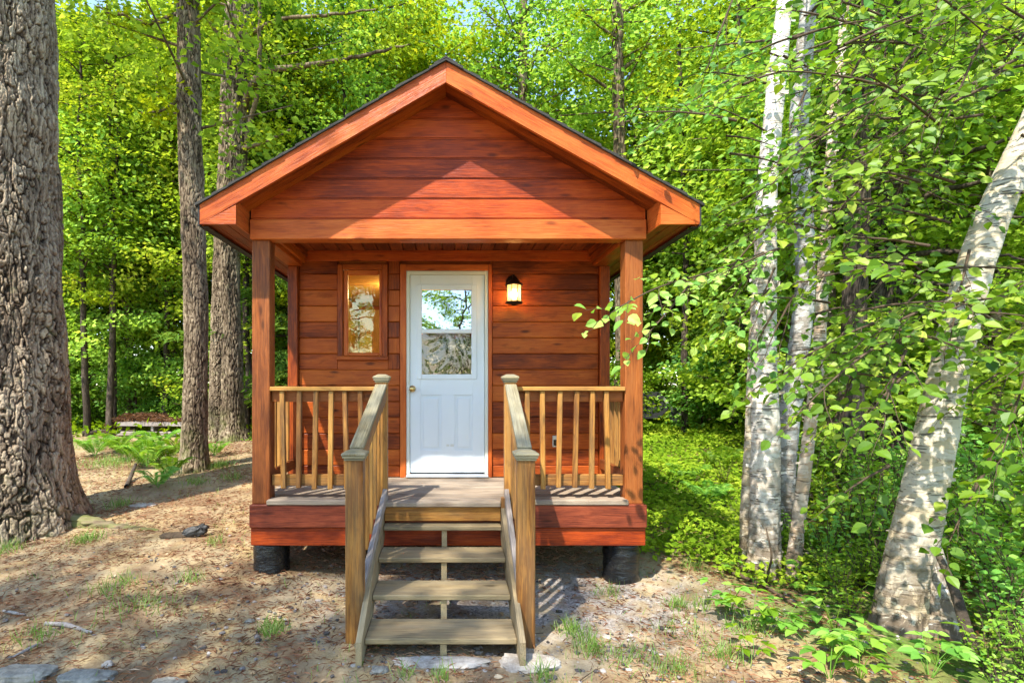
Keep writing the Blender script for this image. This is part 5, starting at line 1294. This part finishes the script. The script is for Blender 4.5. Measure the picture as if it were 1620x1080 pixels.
def stick(name, pts, rads, mat, label, cat, n=30, seg=12, rough=.12):
    q = [P(*p) for p in pts]; W = []
    c = curve([tuple(p)+(r,) for p, r in zip(q, rads)], n); V, Fq = tube_np(c[:, :3], c[:, 3], seg)
    V = V+(rough*np.mean(rads)*2)*fbm(V[:, 0]*40, V[:, 1]*40, V[:, 2]*40, 3)[:, None]
    T = Tubes(); T.raw(V, Fq, np.stack([V[:, 2], V[:, 0], V[:, 1]], 1))
    cc = c[0, :3]; o = T.build(name, mat, None); me = o.data
    co = np.empty(len(me.vertices)*3, np.float32); me.vertices.foreach_get('co', co); co = co.reshape(-1, 3)-cc.astype(np.float32); me.vertices.foreach_set('co', co.ravel()); o.location = cc; me.update()
    # close the ends
    tag(o, label, cat); return o
def gp(px, py, dz):   # point resting on the ground
    x, y = ground_at(px, py); return px, py-dz*F/(y+4.6), y+4.6
x, y = ground_at(305, 848)
o = stone('charred_log', x, y, .16, .055, .055, 'black charred log chunk lying on the needles left of the cabin', M_CHAR, seed=12, dz=.5); o.rotation_euler = (0, -.38, .2); o['category'] = 'log'
o = stone('broken_bark', x-.16, y-.02, .12, .05, .035, 'grey brown slab of broken bark beside the black charred chunk', B_TWIG, seed=15, dz=.3); o['category'] = 'bark slab'
stick('branch', [gp(200, 772, .02), gp(207, 760, .06), gp(215, 755, .2)], (.03, .028, .02), B_DARK, 'short dark broken branch sticking up out of the needles by the ferns', 'branch')
stick('bleached_stick', [gp(72, 988, .01), gp(105, 992, .02), gp(146, 1003, .01)], (.012, .016, .009), W_OLD, 'bleached white stick lying on the needles left of the stairs', 'stick')
stick('bleached_stick', [gp(5, 968, .01), gp(22, 972, .015), gp(40, 974, .01)], (.008, .01, .006), W_OLD, 'short bleached stick at the left edge below the old pine', 'stick')
stick('root', [gp(20, 1042, .01), gp(50, 1028, .02), gp(62, 1020, .01)], (.008, .009, .006), W_OLD, 'thin pale root curling above the bottom left rocks', 'root')
stick('branch', [gp(1150, 905, .01), gp(1200, 925, .02), gp(1260, 962, .02)], (.014, .016, .008), B_TWIG, 'brown fallen branch below the tall white birch', 'branch')
stick('branch', [gp(1210, 925, .0), (1222, 880, 4.4), (1212, 835, 4.5)], (.010, .008, .004), B_TWIG, 'thin dead branch propped against the tall white birch', 'branch')
stick('branch', [gp(1545, 1050, .0), (1510, 930, 3.55), (1478, 865, 3.66)], (.035, .028, .015), B_DARK, 'long torn dark sliver of wood leaning on the split birch base', 'branch')
stick('log', [gp(130, 690, .06), gp(160, 688, .07), gp(200, 690, .06)], (.06, .06, .05), B_DARK, 'short dark log lying left of the plank pile', 'log')
# plank pile
x, y = ground_at(240, 690); R_ = empty('pallet', (x, y, g(x, y)), 'old weathered wooden pallet under brown needles beyond the old pine', 'pallet', rz=-.06)
for k, (x0, x1, y0, y1, z0, z1, mt) in enumerate([(-.78, .95, -.06, .04, .02, .105, W_OLD), (-.80, .8, .0, .12, .27, .31, W_OLD), (-.8, .7, .14, .28, .27, .305, W_OLD), (-.79, .82, .32, .46, .27, .31, W_OLD), (-.79, .8, .5, .64, .27, .31, W_OLD)]):
    m = MB(); m.box(x0, x1, y0, y1, z0-(.05 if k == 1 else 0), z1, .01); m.build('deck_board' if k else 'bottom_board', mt, None).parent = R_
for xx in (-.76, -.02, .72):
    m = MB(); m.box(xx-.03, xx+.03, .045, .62, .11, .268, .008); m.build('stringer', W_OLD, None).parent = R_
r = np.random.RandomState(5); n = 2600; xx = r.uniform(-1.1, 1.0, n); yy = r.uniform(-.0, .9, n); zz = .31+.16*np.exp(-((xx+.5)**2*2))*r.rand(n)+.03*r.rand(n)-np.clip(-xx-.85, 0, 1)*.9
ax = r.normal(0, 1, (n, 3)); ax[:, 2] *= .2
o = leaf_obj('fallen_needles', np.stack([xx, yy, zz], 1), ax, np.tile([0, 0, 1.], (n, 1))+r.normal(0, .3, (n, 3)), .08+.08*r.rand(n), np.full(n, .02), 'rhomb', L_DEAD, None, .3+r.normal(0, .2, n)); o.parent = R_
# black cart half hidden behind the right post
x, y = at(1030, 13.6); R_ = empty('utility_cart', (x, y, g(x, y)+.05), 'black tipped utility cart in the greenery just right of the right porch post', 'cart', rz=-.25)
R_.scale = (1.25, 1.25, 1.25)
def kid(m, nm, mt, par=None, sm=False): o = m.build(nm, mt, None, sm); o.parent = par or R_; return o
m = MB(); m.prism([(-.75, .20), (-.70, .42), (.10, .50), (.30, .30), (.12, .12), (-.6, .08)], 1, -.3, .32, rot=.1); kid(m, 'tub', M_TARP)
m = MB(); m.prism([(-.78, .43), (-.72, .585), (.13, .60), (.20, .50), (.06, .46), (.02, .505)], 1, -.34, .36, rot=.1); kid(m, 'lid', M_TARP)
m = MB(); m.beam((.18, -.30, .50), (.40, -.30, .20), .05, .05); kid(m, 'handle', M_STEEL)
for wx, wy in ((.44, -.32), (-.45, -.32)):
    m = MB(); m.lathe([(.05, -.03), (.13, -.03), (.15, -.015), (.15, .015), (.13, .03), (.05, .03)], (0, 0, 0), 24); m.v = [(wx+a, wy+c, .17+b) for a, b, c in m.v]; W_ = kid(m, 'wheel', M_RUB, None, False)
    m = MB(); m.lathe([(.0001, -.034), (.055, -.034), (.055, .034), (.0001, .034)], (0, 0, 0), 16); m.v = [(wx+a, wy+c, .17+b) for a, b, c in m.v]; kid(m, 'hub', M_STEEL, W_)

# ------------------------------------------------------------------ tell look-alikes apart by their place
ONES = 'first second third fourth fifth sixth seventh eighth ninth tenth eleventh twelfth thirteenth fourteenth fifteenth sixteenth seventeenth eighteenth nineteenth'.split()
def ordw(n):
    if n < 20: return ONES[n-1]
    t, o_ = divmod(n, 10); T_ = {2: 'twent', 3: 'thirt', 4: 'fort', 5: 'fift'}[t]
    return T_+'ieth' if o_ == 0 else T_+'y-'+ONES[o_-1]
bylab = {}
for o in S.objects:
    if o.parent is None and o.get('label'): bylab.setdefault(o['label'], []).append(o)
for lb, os_ in bylab.items():
    if len(os_) < 2: continue
    os_.sort(key=lambda o: o.location.x/abs(o.location.y-CAMY+.01) if o.location.y > CAMY else o.location.x)
    for i, o in enumerate(os_): o['label'] = lb+', '+('leftmost' if i == 0 else 'rightmost' if i == len(os_)-1 else ordw(i+1)+' from left')
